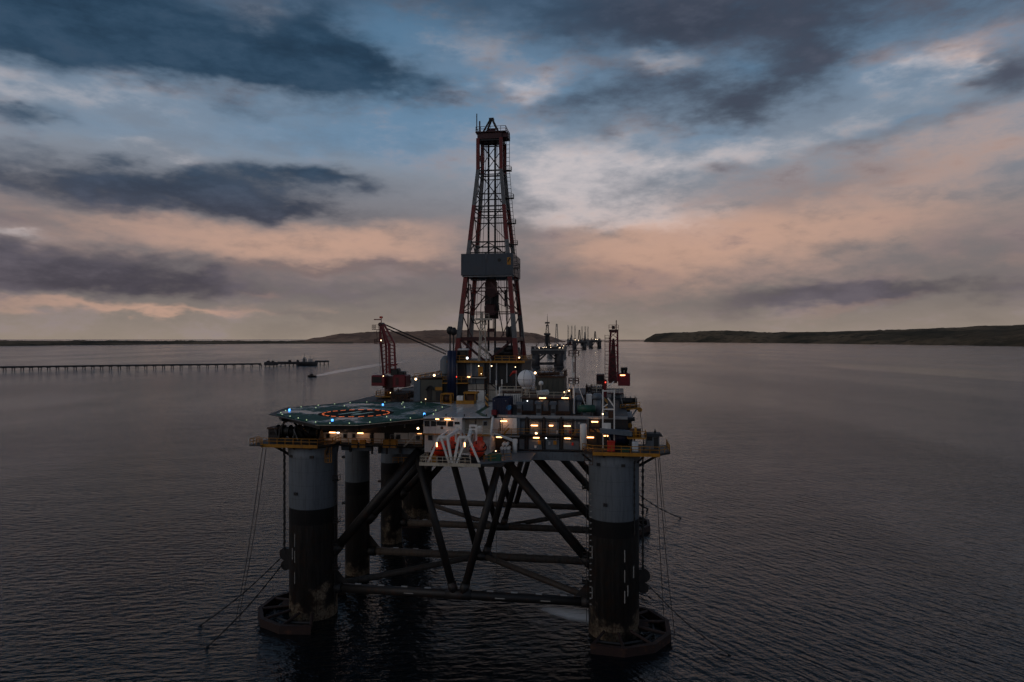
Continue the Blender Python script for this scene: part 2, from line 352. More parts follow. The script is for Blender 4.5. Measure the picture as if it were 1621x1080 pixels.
# ------------------------------------------------------------------ water
m, t, b = newmat('sea_water')
g = tn(t, 'ShaderNodeNewGeometry').outputs['Position']
b.inputs['Base Color'].default_value = (.004, .0065, .009, 1); b.inputs['IOR'].default_value = 1.333
def crest(ang, along, across):       # coordinates stretched along the wave crests
    c, n_ = (math.cos(R(ang)), math.sin(R(ang)), 0), (-math.sin(R(ang)), math.cos(R(ang)), 0)
    o = tn(t, 'ShaderNodeCombineXYZ')
    for i, (ax, k_) in enumerate(((c, along), (n_, across))):
        d = tn(t, 'ShaderNodeVectorMath', operation='DOT_PRODUCT'); t.links.new(g, d.inputs[0]); d.inputs[1].default_value = tuple(q_ * k_ for q_ in ax); t.links.new(d.outputs['Value'], o.inputs[i])
    return o.outputs[0]
sx_ = tn(t, 'ShaderNodeSeparateXYZ'); t.links.new(g, sx_.inputs[0])
cat = tnoise(t, tscale(t, g, (1, .35, 1)), .006, 4, .55)
wR = tnoise(t, crest(-58, .20, .62), 1.0, 3, .5); wL = tnoise(t, crest(6, .30, .72), 1.0, 3, .5)
side = tstep(t, tmath(t, 'MULTIPLY_ADD', tmath(t, 'SUBTRACT', cat, .5), 120.0, sx_.outputs[0]), -30.0, 40.0)
wa = tmath(t, 'ADD', tmath(t, 'MULTIPLY', wR, tmath(t, 'MULTIPLY_ADD', side, .75, .25)), tmath(t, 'MULTIPLY', wL, tmath(t, 'MULTIPLY_ADD', side, -.6, .9)))
wb = tnoise(t, crest(-20, .8, 1.3), 1.0, 3, .6); wc = tnoise(t, crest(12, .03, .06), 1.0, 3, .5)
hgt = tmath(t, 'ADD', tmath(t, 'MULTIPLY', wa, 1.0), tmath(t, 'MULTIPLY', wb, .22))
hgt = tmath(t, 'ADD', hgt, tmath(t, 'MULTIPLY', wc, 1.0))
sep = tn(t, 'ShaderNodeSeparateXYZ'); t.links.new(g, sep.inputs[0])
edge = tmath(t, 'ADD', tmath(t, 'SUBTRACT', sep.outputs[0], 632.0), tmath(t, 'MULTIPLY', tmath(t, 'SUBTRACT', tnoise(t, g, .008, 3), .5), 60.0))     # a tide line lies off to the right
inside = tmath(t, 'MULTIPLY', tstep(t, edge, -6.0, 10.0), tstep(t, sep.outputs[1], 1420.0, 1340.0))
ridge = tmath(t, 'MULTIPLY', tmath(t, 'POWER', .3679, tmath(t, 'POWER', tmath(t, 'DIVIDE', edge, 7.0), 2.0)), tstep(t, sep.outputs[1], 1420.0, 1340.0))
hgt = tmath(t, 'ADD', hgt, tmath(t, 'MULTIPLY', ridge, 2.2))
bp = tn(t, 'ShaderNodeBump'); t.links.new(hgt, bp.inputs['Height']); bp.inputs['Distance'].default_value = .9
t.links.new(tmath(t, 'MULTIPLY_ADD', inside, -.14, tmath(t, 'MULTIPLY_ADD', tstep(t, cat, .36, .62), .5, .55)), bp.inputs['Strength'])
t.links.new(bp.outputs[0], b.inputs['Normal'])
t.links.new(tmath(t, 'MULTIPLY_ADD', tstep(t, cat, .35, .65), .05, .09), b.inputs['Roughness'])
wb_ = MB(); ext = 45000
wb_.add([(-ext, -3000, 0), (ext, -3000, 0), (ext, ext, 0), (-ext, ext, 0)], [(0, 1, 2, 3)])
single('water', 'dark rippled water of the firth', None, wb_, 'sea_water', (0, 0, 0), rig=False, kind='structure')

# ------------------------------------------------------------------ the rig: columns, braces, deck box
sc.cycles.use_adaptive_sampling = True; sc.cycles.adaptive_threshold = .035; sc.cycles.max_bounces = 5; sc.cycles.volume_bounces = 0; sc.cycles.diffuse_bounces = 2; sc.cycles.glossy_bounces = 3; sc.cycles.transparent_max_bounces = 6
hull = thing('semi_submersible_hull', 'grey semi-submersible rig hull standing on fat grey and black columns', 'oil rig', (0, 35, 0))
UC = 28.9; RC, RI = 4.55, 2.75
columns = {}
for (u, v, r) in ((-UC, 0, RC), (UC, 0, RC), (-UC, 23, RI), (UC, 23, RI), (-UC, 47, RI), (UC, 47, RI), (-UC, 70, RC), (UC, 70, RC)):
    n = 48 if r > 4 else 32
    o = part(hull, 'column', MB().lathe((u, v, 0), [(r, -3), (r, 30.6), (r + .35, 32.6)], n), 'column_paint', smooth=True)
    columns[(u, v)] = o
def on_col(u0, v0, r, px, py):
    u, v, z = Q(px, py, v0 - r * .8); du = max(-r * .98, min(r * .98, u - u0))
    v = v0 - math.sqrt(r * r - du * du); return Q(px, py, v)
for (u0, marks) in ((-UC, [(467, 845, 866), (467, 872, 891), (467, 906, 925), (463, 868, 886), (518, 845, 866), (518, 872, 892), (518, 905, 924)]),
                    (UC, [(989, 871, 890), (989, 903, 922), (989, 936, 955), (994, 927, 944), (1003, 896, 915), (937.5, 865, 884), (937.5, 930, 947)])):
    for (px, a, c) in marks:
        p, q = on_col(u0, 0, RC, px, a), on_col(u0, 0, RC, px, c)
        part(columns[(u0, 0)], 'depth_mark', MB().tube((p[0], p[1]-.02, p[2]), (p[0], p[1]-.02, q[2]), .10, n=6), 'mark')
    px = 520 if u0 < 0 else 935.5
    for i in range(20):
        y_ = (767 if u0 < 0 else 782) + i * 9.2
        p = on_col(u0, 0, RC, px, y_)
        part(columns[(u0, 0)], 'draft_tick', B(p[0]-.24, p[0]+.24, p[1]-.1, p[1]+.1, p[2]-.09, p[2]+.09), 'mark')
    lad = MB()                       # boat-landing ladders with small cages on the inboard side
    s_ = 1 if u0 < 0 else -1
    lad.ladder((u0 + s_*(RC + .35), -1, 2), (u0 + s_*(RC + .35), -1, 30), (0, 1, 0), .6, 1.0, .08)
    for zc in (9, 13.5, 18, 26): lad.box(min(u0+s_*RC, u0+s_*(RC+1.1)), max(u0+s_*RC, u0+s_*(RC+1.1)), -1.6, -.4, zc, zc+.12); lad.rail([(u0+s_*(RC+.1), -1.6, zc), (u0+s_*(RC+1.1), -1.6, zc), (u0+s_*(RC+1.1), -.4, zc)], 1.1, 1.0, .07)
    part(columns[(u0, 0)], 'ladder', lad, 'dark_steel')
    for (zc, aa) in ((31, -2.2), (31, -1.2), (24, -1.9)):
        part(columns[(u0, 0)], 'pad_eye', B(u0+math.cos(aa)*RC-.35, u0+math.cos(aa)*RC+.35, math.sin(aa)*RC-.35, math.sin(aa)*RC+.35, zc-.25, zc+.25), 'dark_steel')
for (u, v) in ((-UC, 23), (-UC, 47)):
    for zc in (15.5, 26): part(columns[(u, v)], 'bracket', B(u-RI-.8, u-RI+.3, v-.5, v+.5, zc, zc+.5), 'dark_steel')
# bolster racks at the waterline round the outboard half of the corner columns
for (u0, v0) in ((-UC, 0), (UC, 0), (-UC, 70), (UC, 70)):
    s_ = -1 if u0 < 0 else 1
    rack = part(hull, 'anchor_rack', MB().tube((u0 + s_*3, v0, 1.1), (u0 + s_*6.2, v0, 1.1), .9, n=8), 'rust_plate')
    angs = [R(a) for a in (-112, -80, -48, -16, 16, 48, 80, 104)]; pts = [(u0 + s_*10.4*math.cos(a), v0 + 10.4*math.sin(a)) for a in angs]
    inn = [(u0 + s_*9.6*math.cos(a), v0 + 9.6*math.sin(a)) for a in angs]
    for i in range(len(pts) - 1):
        poly = [pts[i], pts[i+1], inn[i+1], inn[i]]
        if s_ < 0: poly = poly[::-1]
        part(rack, 'rack_plate', MB().prism(poly, -1.2, 1.5), 'rust_plate')
    for i, a in enumerate(angs):
        part(rack, 'rack_spoke', MB().tube((u0 + s_*4.2*math.cos(a), v0 + 4.2*math.sin(a), 1.6), (u0 + s_*9.8*math.cos(a), v0 + 9.8*math.sin(a), 1.2), .28, n=6), 'rust_plate')
    ring2 = [(u0 + s_*7.3*math.cos(a), v0 + 7.3*math.sin(a), .9) for a in angs]
    for p, q in zip(ring2, ring2[1:]): part(rack, 'rack_rail', MB().tube(p, q, .24, n=6), 'dark_steel')
# bracing: in each frame a level tie, a V up from mid-tie and struts from the columns
for v, rr in ((0, RC), (23, RI), (47, RI), (70, RC)):
    def br(p, q, r): return part(hull, 'brace', MB().tube(p, q, r, n=14), 'brace', smooth=True)
    tie = part(hull, 'brace', MB().tube((-UC + rr*.8, v, 5.1), (UC - rr*.8, v, 5.1), .85, n=14), 'brace' if v == 0 else 'low_brace', smooth=True)
    for uu in (-9.5, 8.0, 16.5) if v == 0 else ():
        part(tie, 'depth_mark', B(uu-.9, uu+.9, v-.93, v-.85, 5.02, 5.18), 'mark')
    for s_ in (-1, 1):
        br((s_*.9, v, 5.5), (s_*8.3, v, 32), .72)
        br((s_*(UC - rr*.85), v, 11.8), (s_*7.6, v, 32), .9)
for s_ in (-1, 1):
    part(hull, 'brace', MB().tube((s_*.6, 23, 5.1), (s_*(UC - 3.6), 1.5, 5.0), .62, n=12), 'low_brace', smooth=True)
    part(hull, 'brace', MB().tube((s_*.6, 47, 5.1), (s_*(UC - 3.6), 68.5, 5.0), .62, n=12), 'low_brace', smooth=True)
for v, rr in ((0, RC), (23, RI), (47, RI)):      # thicker cans and gussets where the braces meet
    for s_ in (-1, 1):
        part(hull, 'joint_can', MB().tube((s_*(UC - rr*.85), v, 11.8), tuple(Vector((s_*(UC - rr*.85), v, 11.8)).lerp(Vector((s_*7.6, v, 32)), .09)), 1.12, n=14), 'brace', smooth=True)
        part(hull, 'joint_can', MB().tube((s_*(UC - rr*.8), v, 5.1), (s_*(UC - rr*.8 - 2.2), v, 5.1), 1.08, n=14), 'brace', smooth=True)
        part(hull, 'joint_can', MB().tube((s_*.9, v, 5.5), tuple(Vector((s_*.9, v, 5.5)).lerp(Vector((s_*8.3, v, 32)), .07)), .88, n=12), 'brace', smooth=True)
        part(hull, 'gusset', MB().add([(s_*(UC-rr), v-.06, 6.2), (s_*(UC-rr-2.6), v-.06, 6.0), (s_*(UC-rr), v-.06, 9.0), (s_*(UC-rr), v+.06, 6.2), (s_*(UC-rr-2.6), v+.06, 6.0), (s_*(UC-rr), v+.06, 9.0)], [(0, 1, 2), (3, 5, 4), (0, 3, 4, 1), (1, 4, 5, 2), (2, 5, 3, 0)]), 'brace')
        for k in range(4): part(hull, 'anode', B(s_*(6+4.6*k)-.6, s_*(6+4.6*k)+.6, v-.12, v+.12, 5.92, 6.12), 'galv')
    part(hull, 'joint_can', MB().tube((-2.4, v, 5.1), (2.4, v, 5.1), 1.0, n=14), 'brace', smooth=True)
part(hull, 'deck_box', B(-31.5, 31.5, 1.2, 75, 32.3, 38.75), 'dark_steel')
part(hull, 'deck_girder', B(6.0, 24.2, .6, 2.6, 30.7, 32.28), 'hull_grey')
for v in (23, 47, 70): part(hull, 'deck_girder', B(-26, 26, v-.9, v+.9, 30.9, 32.28), 'dark_steel')
for u in (-12, 0, 12): part(hull, 'deck_girder', B(u-.7, u+.7, 4, 72, 31.2, 32.27), 'dark_steel')
part(hull, 'deck_edge', B(7.2, 31.4, .7, 1.3, 38.5, 38.95), 'galv')
# right-hand front: two rows of wall panels with black stiffener bays between them
ledge = part(hull, 'walkway', B(7.6, 24.3, -.3, 1.15, 35.35, 35.5), 'dark_steel')
def wall_panel(parent, px0, px1, py0, py1, v, mat, name='wall_panel', d=.4):
    p, q = Q(px0, py1, v), Q(px1, py0, v); return part(parent, name, B(p[0], q[0], v, v + d, p[2], q[2]), mat)
V1 = .8
for (a, c, mt) in ((820, 831, 'blue_grey'), (838, 858, 'hull_grey'), (864, 885, 'hull_grey'), (893, 906, 'hull_grey'), (908, 932, 'blue_grey'), (934, 950, 'dark_steel')):
    wall_panel(hull, a, c, 662, 676, V1, mt); wall_panel(hull, a + .5, c - .3, 677, 689, V1, mt)
for (a, c, mt) in ((822, 830, 'hull_grey'), (837, 858, 'hull_grey'), (864, 885, 'hull_grey'), (892, 917, 'hull_grey'), (929, 945, 'dark_steel')):
    wall_panel(hull, a, c, 694, 711.5, V1, mt)
for a in (826, 843.5, 870, 905): wall_panel(hull, a, a + 10, 712.5, 717, V1 + .1, 'dark_steel', 'stiffener')
for (px, py, w) in ((846, 673.6, 1.25), (872.5, 673.8, .7), (898, 674.5, 1.2), (941.5, 667.8, 1.2), (849, 693, 1.1), (898.5, 694, 1.1), (934.7, 692.5, 1.2), (961, 690, 1.2)):
    tube_lamp(hull, px, py, V1 - .6, w)
flood(hull, 849, 686, V1, .26); flood(hull, 864.8, 693.4, V1, .13, 'lamp_cool')
part(hull, 'guardrail', MB().rail([(7.7, -.25, 35.5), (24.2, -.25, 35.5)], 1.1, 2.2, .07), 'yellow')
for px in (851.5, 876): wall_panel(hull, px, px + 5, 698, 704, V1 - .25, 'yellow', 'locker')
for px in (834, 861, 888.5): part(hull, 'pipe', MB().tube(Q(px, 660, .6), Q(px, 713, .6), .16, n=8), 'dark_steel')
hz = wall_panel(hull, 935, 950, 679.5, 684, V1 - .2, 'hazard', 'hazard_board')
stair = MB(); stair.bar(Q(903, 694, .1), Q(913, 679, .1), .18); stair.bar(Q(906, 694, .1), Q(916, 679, .1), .12)
part(hull, 'stair', stair, 'yellow')
p = Q(923.5, 712, -.4); q = Q(923.5, 671, -.4)
part(hull, 'exhaust_trunk', MB().lathe((p[0], p[1], p[2]), [(.62, 0), (.62, q[2]-p[2]-.2), (.5, q[2]-p[2])], 18), 'white', smooth=True)
for (z_, r_, dv_) in ((38.25, .12, .55), (37.95, .08, .6), (35.1, .11, .3), (32.55, .14, .5), (34.6, .06, .62)):
    part(hull, 'pipe', MB().tube((7.8, dv_, z_), (24.0, dv_, z_), r_, n=6), 'dark_steel')
for k, px in enumerate((842, 855, 868, 880.5, 896, 903, 911, 937, 944)):
    part(hull, 'conduit', MB().tube(Q(px, 662 + 3*(k % 3), .55), Q(px, 690 + 9*(k % 2), .55), .05, n=5), 'dark_steel' if k % 3 else 'galv')
for k, (px, py) in enumerate(((848, 681), (880, 682), (901, 683), (868, 700), (846, 706), (905, 701), (915, 668))):
    wall_panel(hull, px, px + 3.2, py, py + 3.4 + k % 2, .55, ('galv', 'white', 'red_box')[k % 3], 'junction_box', .25)
for s_ in (-1, 1):
    for k in range(5): part(hull, 'bracket', B(-24+10*k+2*s_, -23.6+10*k+2*s_, .9, 1.3, 31.2, 32.3), 'dark_steel')
# left front: cabins under the helideck
for (a, c) in ((511, 549), (550, 586), (592, 608), (624, 646), (647, 669)): wall_panel(hull, a, c, 686, 702.5, V1, 'white')
for (px, py, w) in ((519, 690.5, 5), (546, 690.5, 5), (560, 690.2, 4.5), (588.5, 692, 5), (620.7, 692, 5), (630, 692, 6)):
    f_ = wall_panel(hull, px-w/2-.8, px+w/2+.8, py-4.0, py+3.6, V1-.1, 'galv', 'window', .12)
    wall_panel(f_, px-w/2, px+w/2, py-3.2, py+2.8, V1-.14, 'glass', 'window_pane', .06)
for (px, py, w, mt) in ((526.5, 684.7, 1.2, 'lamp_warm'), (535.4, 685, .5, 'lamp_cool'), (570.7, 685.8, 1.1, 'lamp_warm')): tube_lamp(hull, px, py, V1 - 1.3, w, mt)
wk = part(hull, 'walkway', B(-24.6, -5, -1.2, 1.1, 32.9, 33.1), 'dark_steel')
part(hull, 'guardrail', MB().rail([(-24.5, -1.15, 33.1), (-5.1, -1.15, 33.1)], 1.1, 1.6, .085), 'yellow')
for px in (556, 569, 606, 618): wall_panel(hull, px, px + 9, 697, 709, -.9, 'yellow', 'locker', .5)
for px in (589, 612): part(hull, 'pipe', MB().tube(Q(px, 686, -.2), Q(px, 719, -.2), .2, n=8), 'black')
for (a, c, d_, e_) in ((540, 590, 708, 713), (598, 668, 710, 718)): wall_panel(hull, a, c, d_, e_, 1.5, 'blue_grey', 'stiffener')
lad = MB().ladder(Q(518, 713, -3.2), Q(518, 732, -3.2), (1, 0, 0), .9, .7, .1); lad.ladder(Q(521, 704, -3.2), Q(521, 732, -3.2), (1, 0, 0), .9, .7, .1)
part(hull, 'ladder', lad, 'yellow')
lw = part(hull, 'walkway', B(-6.5, 0, 12, 14, 30.2, 30.4), 'dark_steel'); part(hull, 'guardrail', MB().rail([Q(622, 733, 6), Q(656, 733, 6)], 1.1, 1.2, .09), 'yellow')
# platforms round the heads of the two front columns
for s_ in (-1, 1):
    u0 = s_ * UC
    poly = [(u0-6.2, -5.6), (u0+6.2, -5.6), (u0+s_*6.2 + (0 if s_ > 0 else 0), 5.6), (u0-6.2, 5.6)]
    x0, x1 = (u0 - 9.8, u0 + 5.4) if s_ < 0 else (u0 - 5.6, u0 + 9.8)
    poly = [(x0+2, -5.8), (x1-2, -5.8), (x1, -3.4), (x1, 4.6), (x0, 4.6), (x0, -3.4)]
    pf = part(hull, 'winch_platform', MB().prism(poly, 33.05, 33.45), 'dark_steel')
    part(pf, 'platform_edge', MB().prism([(x0+1.95, -5.9), (x1-1.95, -5.9), (x1-1.95, -5.82), (x0+1.95, -5.82)], 32.9, 33.5), 'yellow')
    part(pf, 'guardrail', MB().rail([(poly[5][0]+.1, poly[5][1], 33.45), (poly[0][0], -5.7, 33.45), (poly[1][0], -5.7, 33.45), (poly[2][0]-.1, poly[2][1], 33.45), (x1-.1, 4.5, 33.45)][::1], 1.15, 1.6, .1), 'yellow')
    for k in range(4): part(pf, 'knee', MB().tube((u0 + (-5.5 + k*3.6), -5.2, 33.0), (u0 + (-4.0 + k*2.7), -3.2, 31.4), .16, n=6), 'dark_steel')
    part(pf, 'knee', MB().tube((u0+s_*9.2, 0, 33.0), (u0+s_*4.4, 0, 30.2), .25, n=6), 'dark_steel')
part(hull, 'ladder', MB().ladder(Q(932, 712, -5.2), Q(932, 736, -5.2), (1, 0, 0), 1.4, .6, .12), 'rusty_brown')

# ------------------------------------------------------------------ accommodation front (below the deck plate)
acc = thing('accommodation_block', 'white accommodation block with dark windows below the deck plate', 'cabin block', (-1.2, -2, 32.3))
p, q = Q(670, 686, -4.5), Q(731, 662.5, -4.5)
part(acc, 'upper_wall', B(p[0], q[0], -4.5, 1.15, p[2], q[2]), 'white'); zl = p[2]
part(acc, 'lower_wall', B(Q(672, 700, -4)[0], Q(776, 700, -4)[0], -4.0, 1.12, 32.4, zl - .14), 'white')
sill = part(acc, 'balcony', B(p[0]-1.2, Q(777, 700, -5)[0], -5.6, -3.9, zl-.13, zl-.01), 'yellow')
part(acc, 'guardrail', MB().rail([(q[0]+.2, -5.5, zl), (Q(776, 700, -5)[0], -5.5, zl)], 1.1, 1.3, .08), 'rail_cream')
for (px, py, w, h) in ((676, 671, 8, 8.6), (686.2, 671, 8, 8), (699, 670.5, 15, 6.5), (713, 671.2, 8.6, 8.6), (723.5, 670.3, 8, 4.5)):
    f_ = wall_panel(acc, px-w/2-.9, px+w/2+.9, py-h/2-.8, py+h/2+.8, -4.58, 'white', 'window_frame', .08)
    wall_panel(f_, px-w/2, px+w/2, py-h/2, py+h/2, -4.62, 'glass', 'window_pane', .05)
part(acc, 'round_port', MB().tube(Q(699.5, 677.5, -4.62), Q(699.5, 677.5, -4.45), .26, n=12), 'rusty_brown')
for (px, py) in ((661.5, 693.5), (681, 693.5), (768, 670.5)):
    f_ = wall_panel(acc, px-3.6, px+3.6, py-4, py+4, -4.1, 'galv', 'window_frame', .09); wall_panel(f_, px-2.8, px+2.8, py-3.2, py+3.2, -4.15, 'glass', 'window_pane', .05)
for (a, c, mt) in ((732, 752, 'cream'), (754, 777, 'cream'), (778, 795, 'white'), (796, 818, 'white'), (818.6, 823, 'blue_grey')): wall_panel(acc, a, c, 662.5, 689, -2.0 if a < 778 else .4, mt)
for (px, py, w) in ((690.5, 663.6, 1.05), (708.7, 664, 1.05), (797.5, 666.7, 1.2), (790.5, 692, 1.1), (664.3, 687.2, .75), (673, 656, .1)):
    if w > .2: tube_lamp(acc, px, py, -5.1 if px < 720 else -.3, w, 'lamp_warm')
flood(acc, 662, 678.2, -4.9, .25); flood(acc, 744.5, 661.5, -2.2, .16); flood(acc, 785, 714, -5.5, .12)
part(acc, 'stair', MB().bar(Q(797, 688, -.2), Q(806, 678, -.2), .3).bar(Q(796, 682, -.2), Q(806, 672, -.2), .1), 'yellow')
part(acc, 'vent_box', bevel_box(*[x for x in (Q(757, 676, -4)[0], Q(764, 676, -4)[0], -5, -3.9, Q(760, 684, -4)[2], Q(760, 674, -4)[2])], .1), 'white')
part(acc, 'pipe', MB().tube(Q(792, 664, .1), Q(792, 682, .1), .12, n=6), 'dark_steel')
part(acc, 'guardrail', MB().rail([Q(778, 690, -1.0), Q(820, 690, -1.0)], 1.1, 1.3, .08), 'yellow')
part(acc, 'balcony', B(Q(777, 690, -1)[0], Q(822, 690, -1)[0], -1.1, .35, Q(800, 690.4, -1)[2]-.14, Q(800, 690.4, -1)[2]), 'galv')

# ------------------------------------------------------------------ helideck and deck plate
heli = thing('helideck', 'green octagonal helideck with orange lit circle and blue corner lights', 'helideck', G(565, 655, ZD - .4))
octp = [G(*p_, ZD)[:2] for p_ in ((437, 655.5), (505, 671.0), (568, 671.2), (667, 661.2), (714, 642.8), (683, 637.2), (566, 636.6), (460, 645.8))]
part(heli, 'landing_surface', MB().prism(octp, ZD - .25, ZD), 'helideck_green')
cu, cv, _ = G(564, 654.4, ZD)
circ = [(cu + 7.1*math.cos(2*math.pi*i/40), cv + 7.1*math.sin(2*math.pi*i/40)) for i in range(40)]
part(heli, 'landing_circle', MB().prism(circ, ZD + .003, ZD + .012), 'helideck_dark')
for i in range(22):
    a0 = 2*math.pi*(i/22); a1 = a0 + 2*math.pi/22*.58
    seg = [(cu + r_*math.cos(a), cv + r_*math.sin(a)) for r_, a in ((6.32, a0), (6.32, (a0+a1)/2), (6.32, a1), (6.1, a1), (6.1, (a0+a1)/2), (6.1, a0))]
    part(heli, 'circle_light', MB().prism(seg[::-1], ZD + .014, ZD + .07), 'lamp_orange')
rot_ = R(70); e1 = Vector((math.cos(rot_), math.sin(rot_))); e2 = Vector((-e1.y, e1.x)); c2_ = Vector((cu, cv))
hb = MB()
for (a0, a1, b0, b1) in ((-3.0, 3.0, -1.9, -1.1), (-3.0, 3.0, 1.1, 1.9), (-.4, .4, -1.1, 1.1)):
    hb.prism([tuple(c2_ + e1*x + e2*y) for x, y in ((a0, b0), (a1, b0), (a1, b1), (a0, b1))], ZD + .014, ZD + .022)
part(heli, 'letter_h_marking', hb, 'helideck_mark')
ctr = Vector((sum(p_[0] for p_ in octp)/8, sum(p_[1] for p_ in octp)/8))
for i in range(8):
    a, c = Vector(octp[i]), Vector(octp[(i+1) % 8])
    if i in (3, 4): continue
    oa, oc_ = a + (a-ctr).normalized()*1.3, c + (c-ctr).normalized()*1.3
    part(heli, 'safety_net', MB().add([(*a, ZD-.2), (*c, ZD-.2), (*oc_, ZD-.02), (*oa, ZD-.02), (*a, ZD-.32), (*c, ZD-.32), (*oc_, ZD-.14), (*oa, ZD-.14)],
         [(0,1,2,3),(4,7,6,5),(0,4,5,1),(1,5,6,2),(2,6,7,3),(3,7,4,0)]), 'black' if i in (0, 5, 6, 7) else 'rail_cream')
    n = max(2, round((c-a).length / 4.2))
    for k in range(n):
        p_ = a.lerp(c, (k+.5)/n); p_ = p_ + (ctr-p_).normalized()*.4
        part(heli, 'edge_light', MB().tube((*p_, ZD), (*p_, ZD+.14), .075, n=8), 'lamp_green')
for (px, py) in ((458, 650.5), (526, 667), (671.6, 657), (606, 642)):
    p_ = G(px, py, ZD); part(heli, 'corner_light', MB().tube(p_, (p_[0], p_[1], ZD+.36), .19, n=10), 'lamp_blue')
for (px, py) in ((500, 646), (545, 643), (640, 645), (690, 650), (700, 645), (636, 640), (686, 656), (612, 660)):
    p_ = G(px, py, ZD); part(heli, 'edge_light', MB().tube(p_, (p_[0], p_[1], ZD+.14), .075, n=8), 'lamp_green')
# underside: edge beams, posts and raking struts
for i in range(8):
    a, c = Vector(octp[i]), Vector(octp[(i+1) % 8]); a, c = a.lerp(ctr, .05), c.lerp(ctr, .05)
    part(heli, 'edge_beam', MB().bar((*a, ZD-.65), (*c, ZD-.65), .7), 'dark_steel')
for k in range(7):
    p_ = Vector(octp[0]).lerp(Vector(octp[1]), .2 + .0*k); 
for (px, vtop) in ((500, -9), (545, -9), (590, -6.5), (632, -3)):
    a = Q(px, 677, vtop); part(heli, 'support_strut', MB().bar((a[0], vtop, ZD-.4), (a[0]+2.6, 1.0, 36.6), .28), 'galv')
    part(heli, 'support_post', MB().bar((a[0]+.3, -.6, ZD-.4), (a[0]+.3, -.6, 36.4), .24), 'galv')
for (px, py) in ((457, 657), (463, 658)):
    a = G(px, py, ZD); part(heli, 'support_post', MB().bar((a[0]+1.5, a[1]-2, ZD-.3), (a[0]+1.9, -1.5, 33.4), .3), 'dark_steel')
part(heli, 'support_strut', MB().bar((octp[0][0]+3, octp[0][1]-4, ZD-.5), (-25, 0, 36), .5), 'dark_steel')
part(heli, 'support_beam', B(-30, -5, -.3, .7, 36.55, 37.1), 'dark_steel')
for u in (-22, -16, -10): part(heli, 'support_beam', B(u-.25, u+.25, -11.5 + (-10 < u)*4, 20, ZD-.75, ZD-.27), 'dark_steel')

plate = thing('deck_plate', 'pale wet steel deck plate beside the green helideck', 'deck', G(720, 650, ZD - .4))
la, lb_ = Vector(G(669.5, 661.0, ZD)[:2]), Vector(G(717, 642.4, ZD)[:2])
ra_, rb_ = Vector(G(776, 660.0, ZD)[:2]), Vector(G(806, 637.8, ZD)[:2]); bl_ = Vector(G(685, 637.1, ZD)[:2])
nP = 5
for i in range(nP):
    t0, t1 = i/nP + .004, (i+1)/nP - .004
    a, c, d_, e_ = la.lerp(ra_, t0), la.lerp(ra_, t1), lb_.lerp(rb_, t1), lb_.lerp(rb_, t0)
    for j in range(2):
        s0, s1 = j/2 + .003, (j+1)/2 - .003
        part(plate, 'deck_panel', MB().prism([tuple(a.lerp(e_, s0)), tuple(c.lerp(d_, s0)), tuple(c.lerp(d_, s1)), tuple(a.lerp(e_, s1))], ZD-.2, ZD+.005+.004*((i+j) % 2)), 'plank')
part(plate, 'deck_panel', MB().prism([tuple(lb_), tuple(rb_), tuple(rb_ + Vector((-1.5, 3))), tuple(bl_)], ZD-.2, ZD+.002), 'plank')
part(plate, 'deck_frame', MB().prism([tuple(la), tuple(ra_), tuple(rb_), tuple(lb_)], ZD-.45, ZD-.22), 'black')
ch = MB(); pA, pB, pC = [Vector(G(*q_, ZD)) for q_ in ((765, 645), (752, 653), (764, 659.5))]
for a, c in ((pA, pB), (pB, pC)):
    n_ = Vector((1.1, 0, 0)); ch.prism([(a.x, a.y), (c.x, c.y), (c.x+1.1, c.y), (a.x+1.1, a.y)], ZD+.012, ZD+.02)
part(plate, 'chevron_marking', ch, 'green')
for px in (672, 706, 735, 770): part(plate, 'bollard_light', MB().tube(G(px, 659.6, ZD), (*G(px, 659.6, ZD)[:2], ZD+.45), .1, n=6), 'black')

# ------------------------------------------------------------------ lifeboat station
st = thing('lifeboat_platform', 'cream railed platform carrying the two orange lifeboats', 'platform', (1.5, -9, 32.0))
part(st, 'floor', B(Q(665, 730, -13)[0], 10.5, -13, -3.95, 31.75, 32.05), 'dark_steel')
part(st, 'front_beam', B(Q(665, 730, -13)[0]-.1, Q(761, 730, -13)[0], -13.25, -13.02, 31.7, 32.25), 'rail_cream')
part(st, 'guardrail', MB().rail([(Q(665, 730, -13)[0], -8, 32.05), (Q(665, 730, -13)[0], -12.95, 32.05), (Q(745, 730, -13)[0], -12.95, 32.05)], 1.15, 1.0, .09), 'rail_cream')
for u in (-2.5, 1.5, 5.5): part(st, 'bracket', MB().add([(u-.2, -12.8, 31.74), (u+.2, -12.8, 31.74), (u+.2, -4.2, 31.74), (u-.2, -4.2, 31.74), (u-.2, -4.2, 29.8), (u+.2, -4.2, 29.8)], [(0,3,2,1), (0,1,5,4), (3,4,5,2), (0,4,3), (1,2,5)]), 'dark_steel')
wing = part(st, 'side_floor', MB().prism([(6.3, -13), (11.5, -9.5), (14.8, -9), (14.8, -1.3), (6.3, -3.9)], 32.1, 32.4), 'hull_grey')
part(st, 'locker', bevel_box(7.6, 9.8, -11, -9.5, 32.4, 33.6), 'green'); part(st, 'locker', bevel_box(-2.6, -1.2, -12, -10.8, 32.05, 33.2), 'yellow')
part(st, 'guardrail', MB().rail([(7.2, -12.2, 32.4), (11.4, -9.4, 32.4)], 1.1, 1.2, .08), 'yellow')
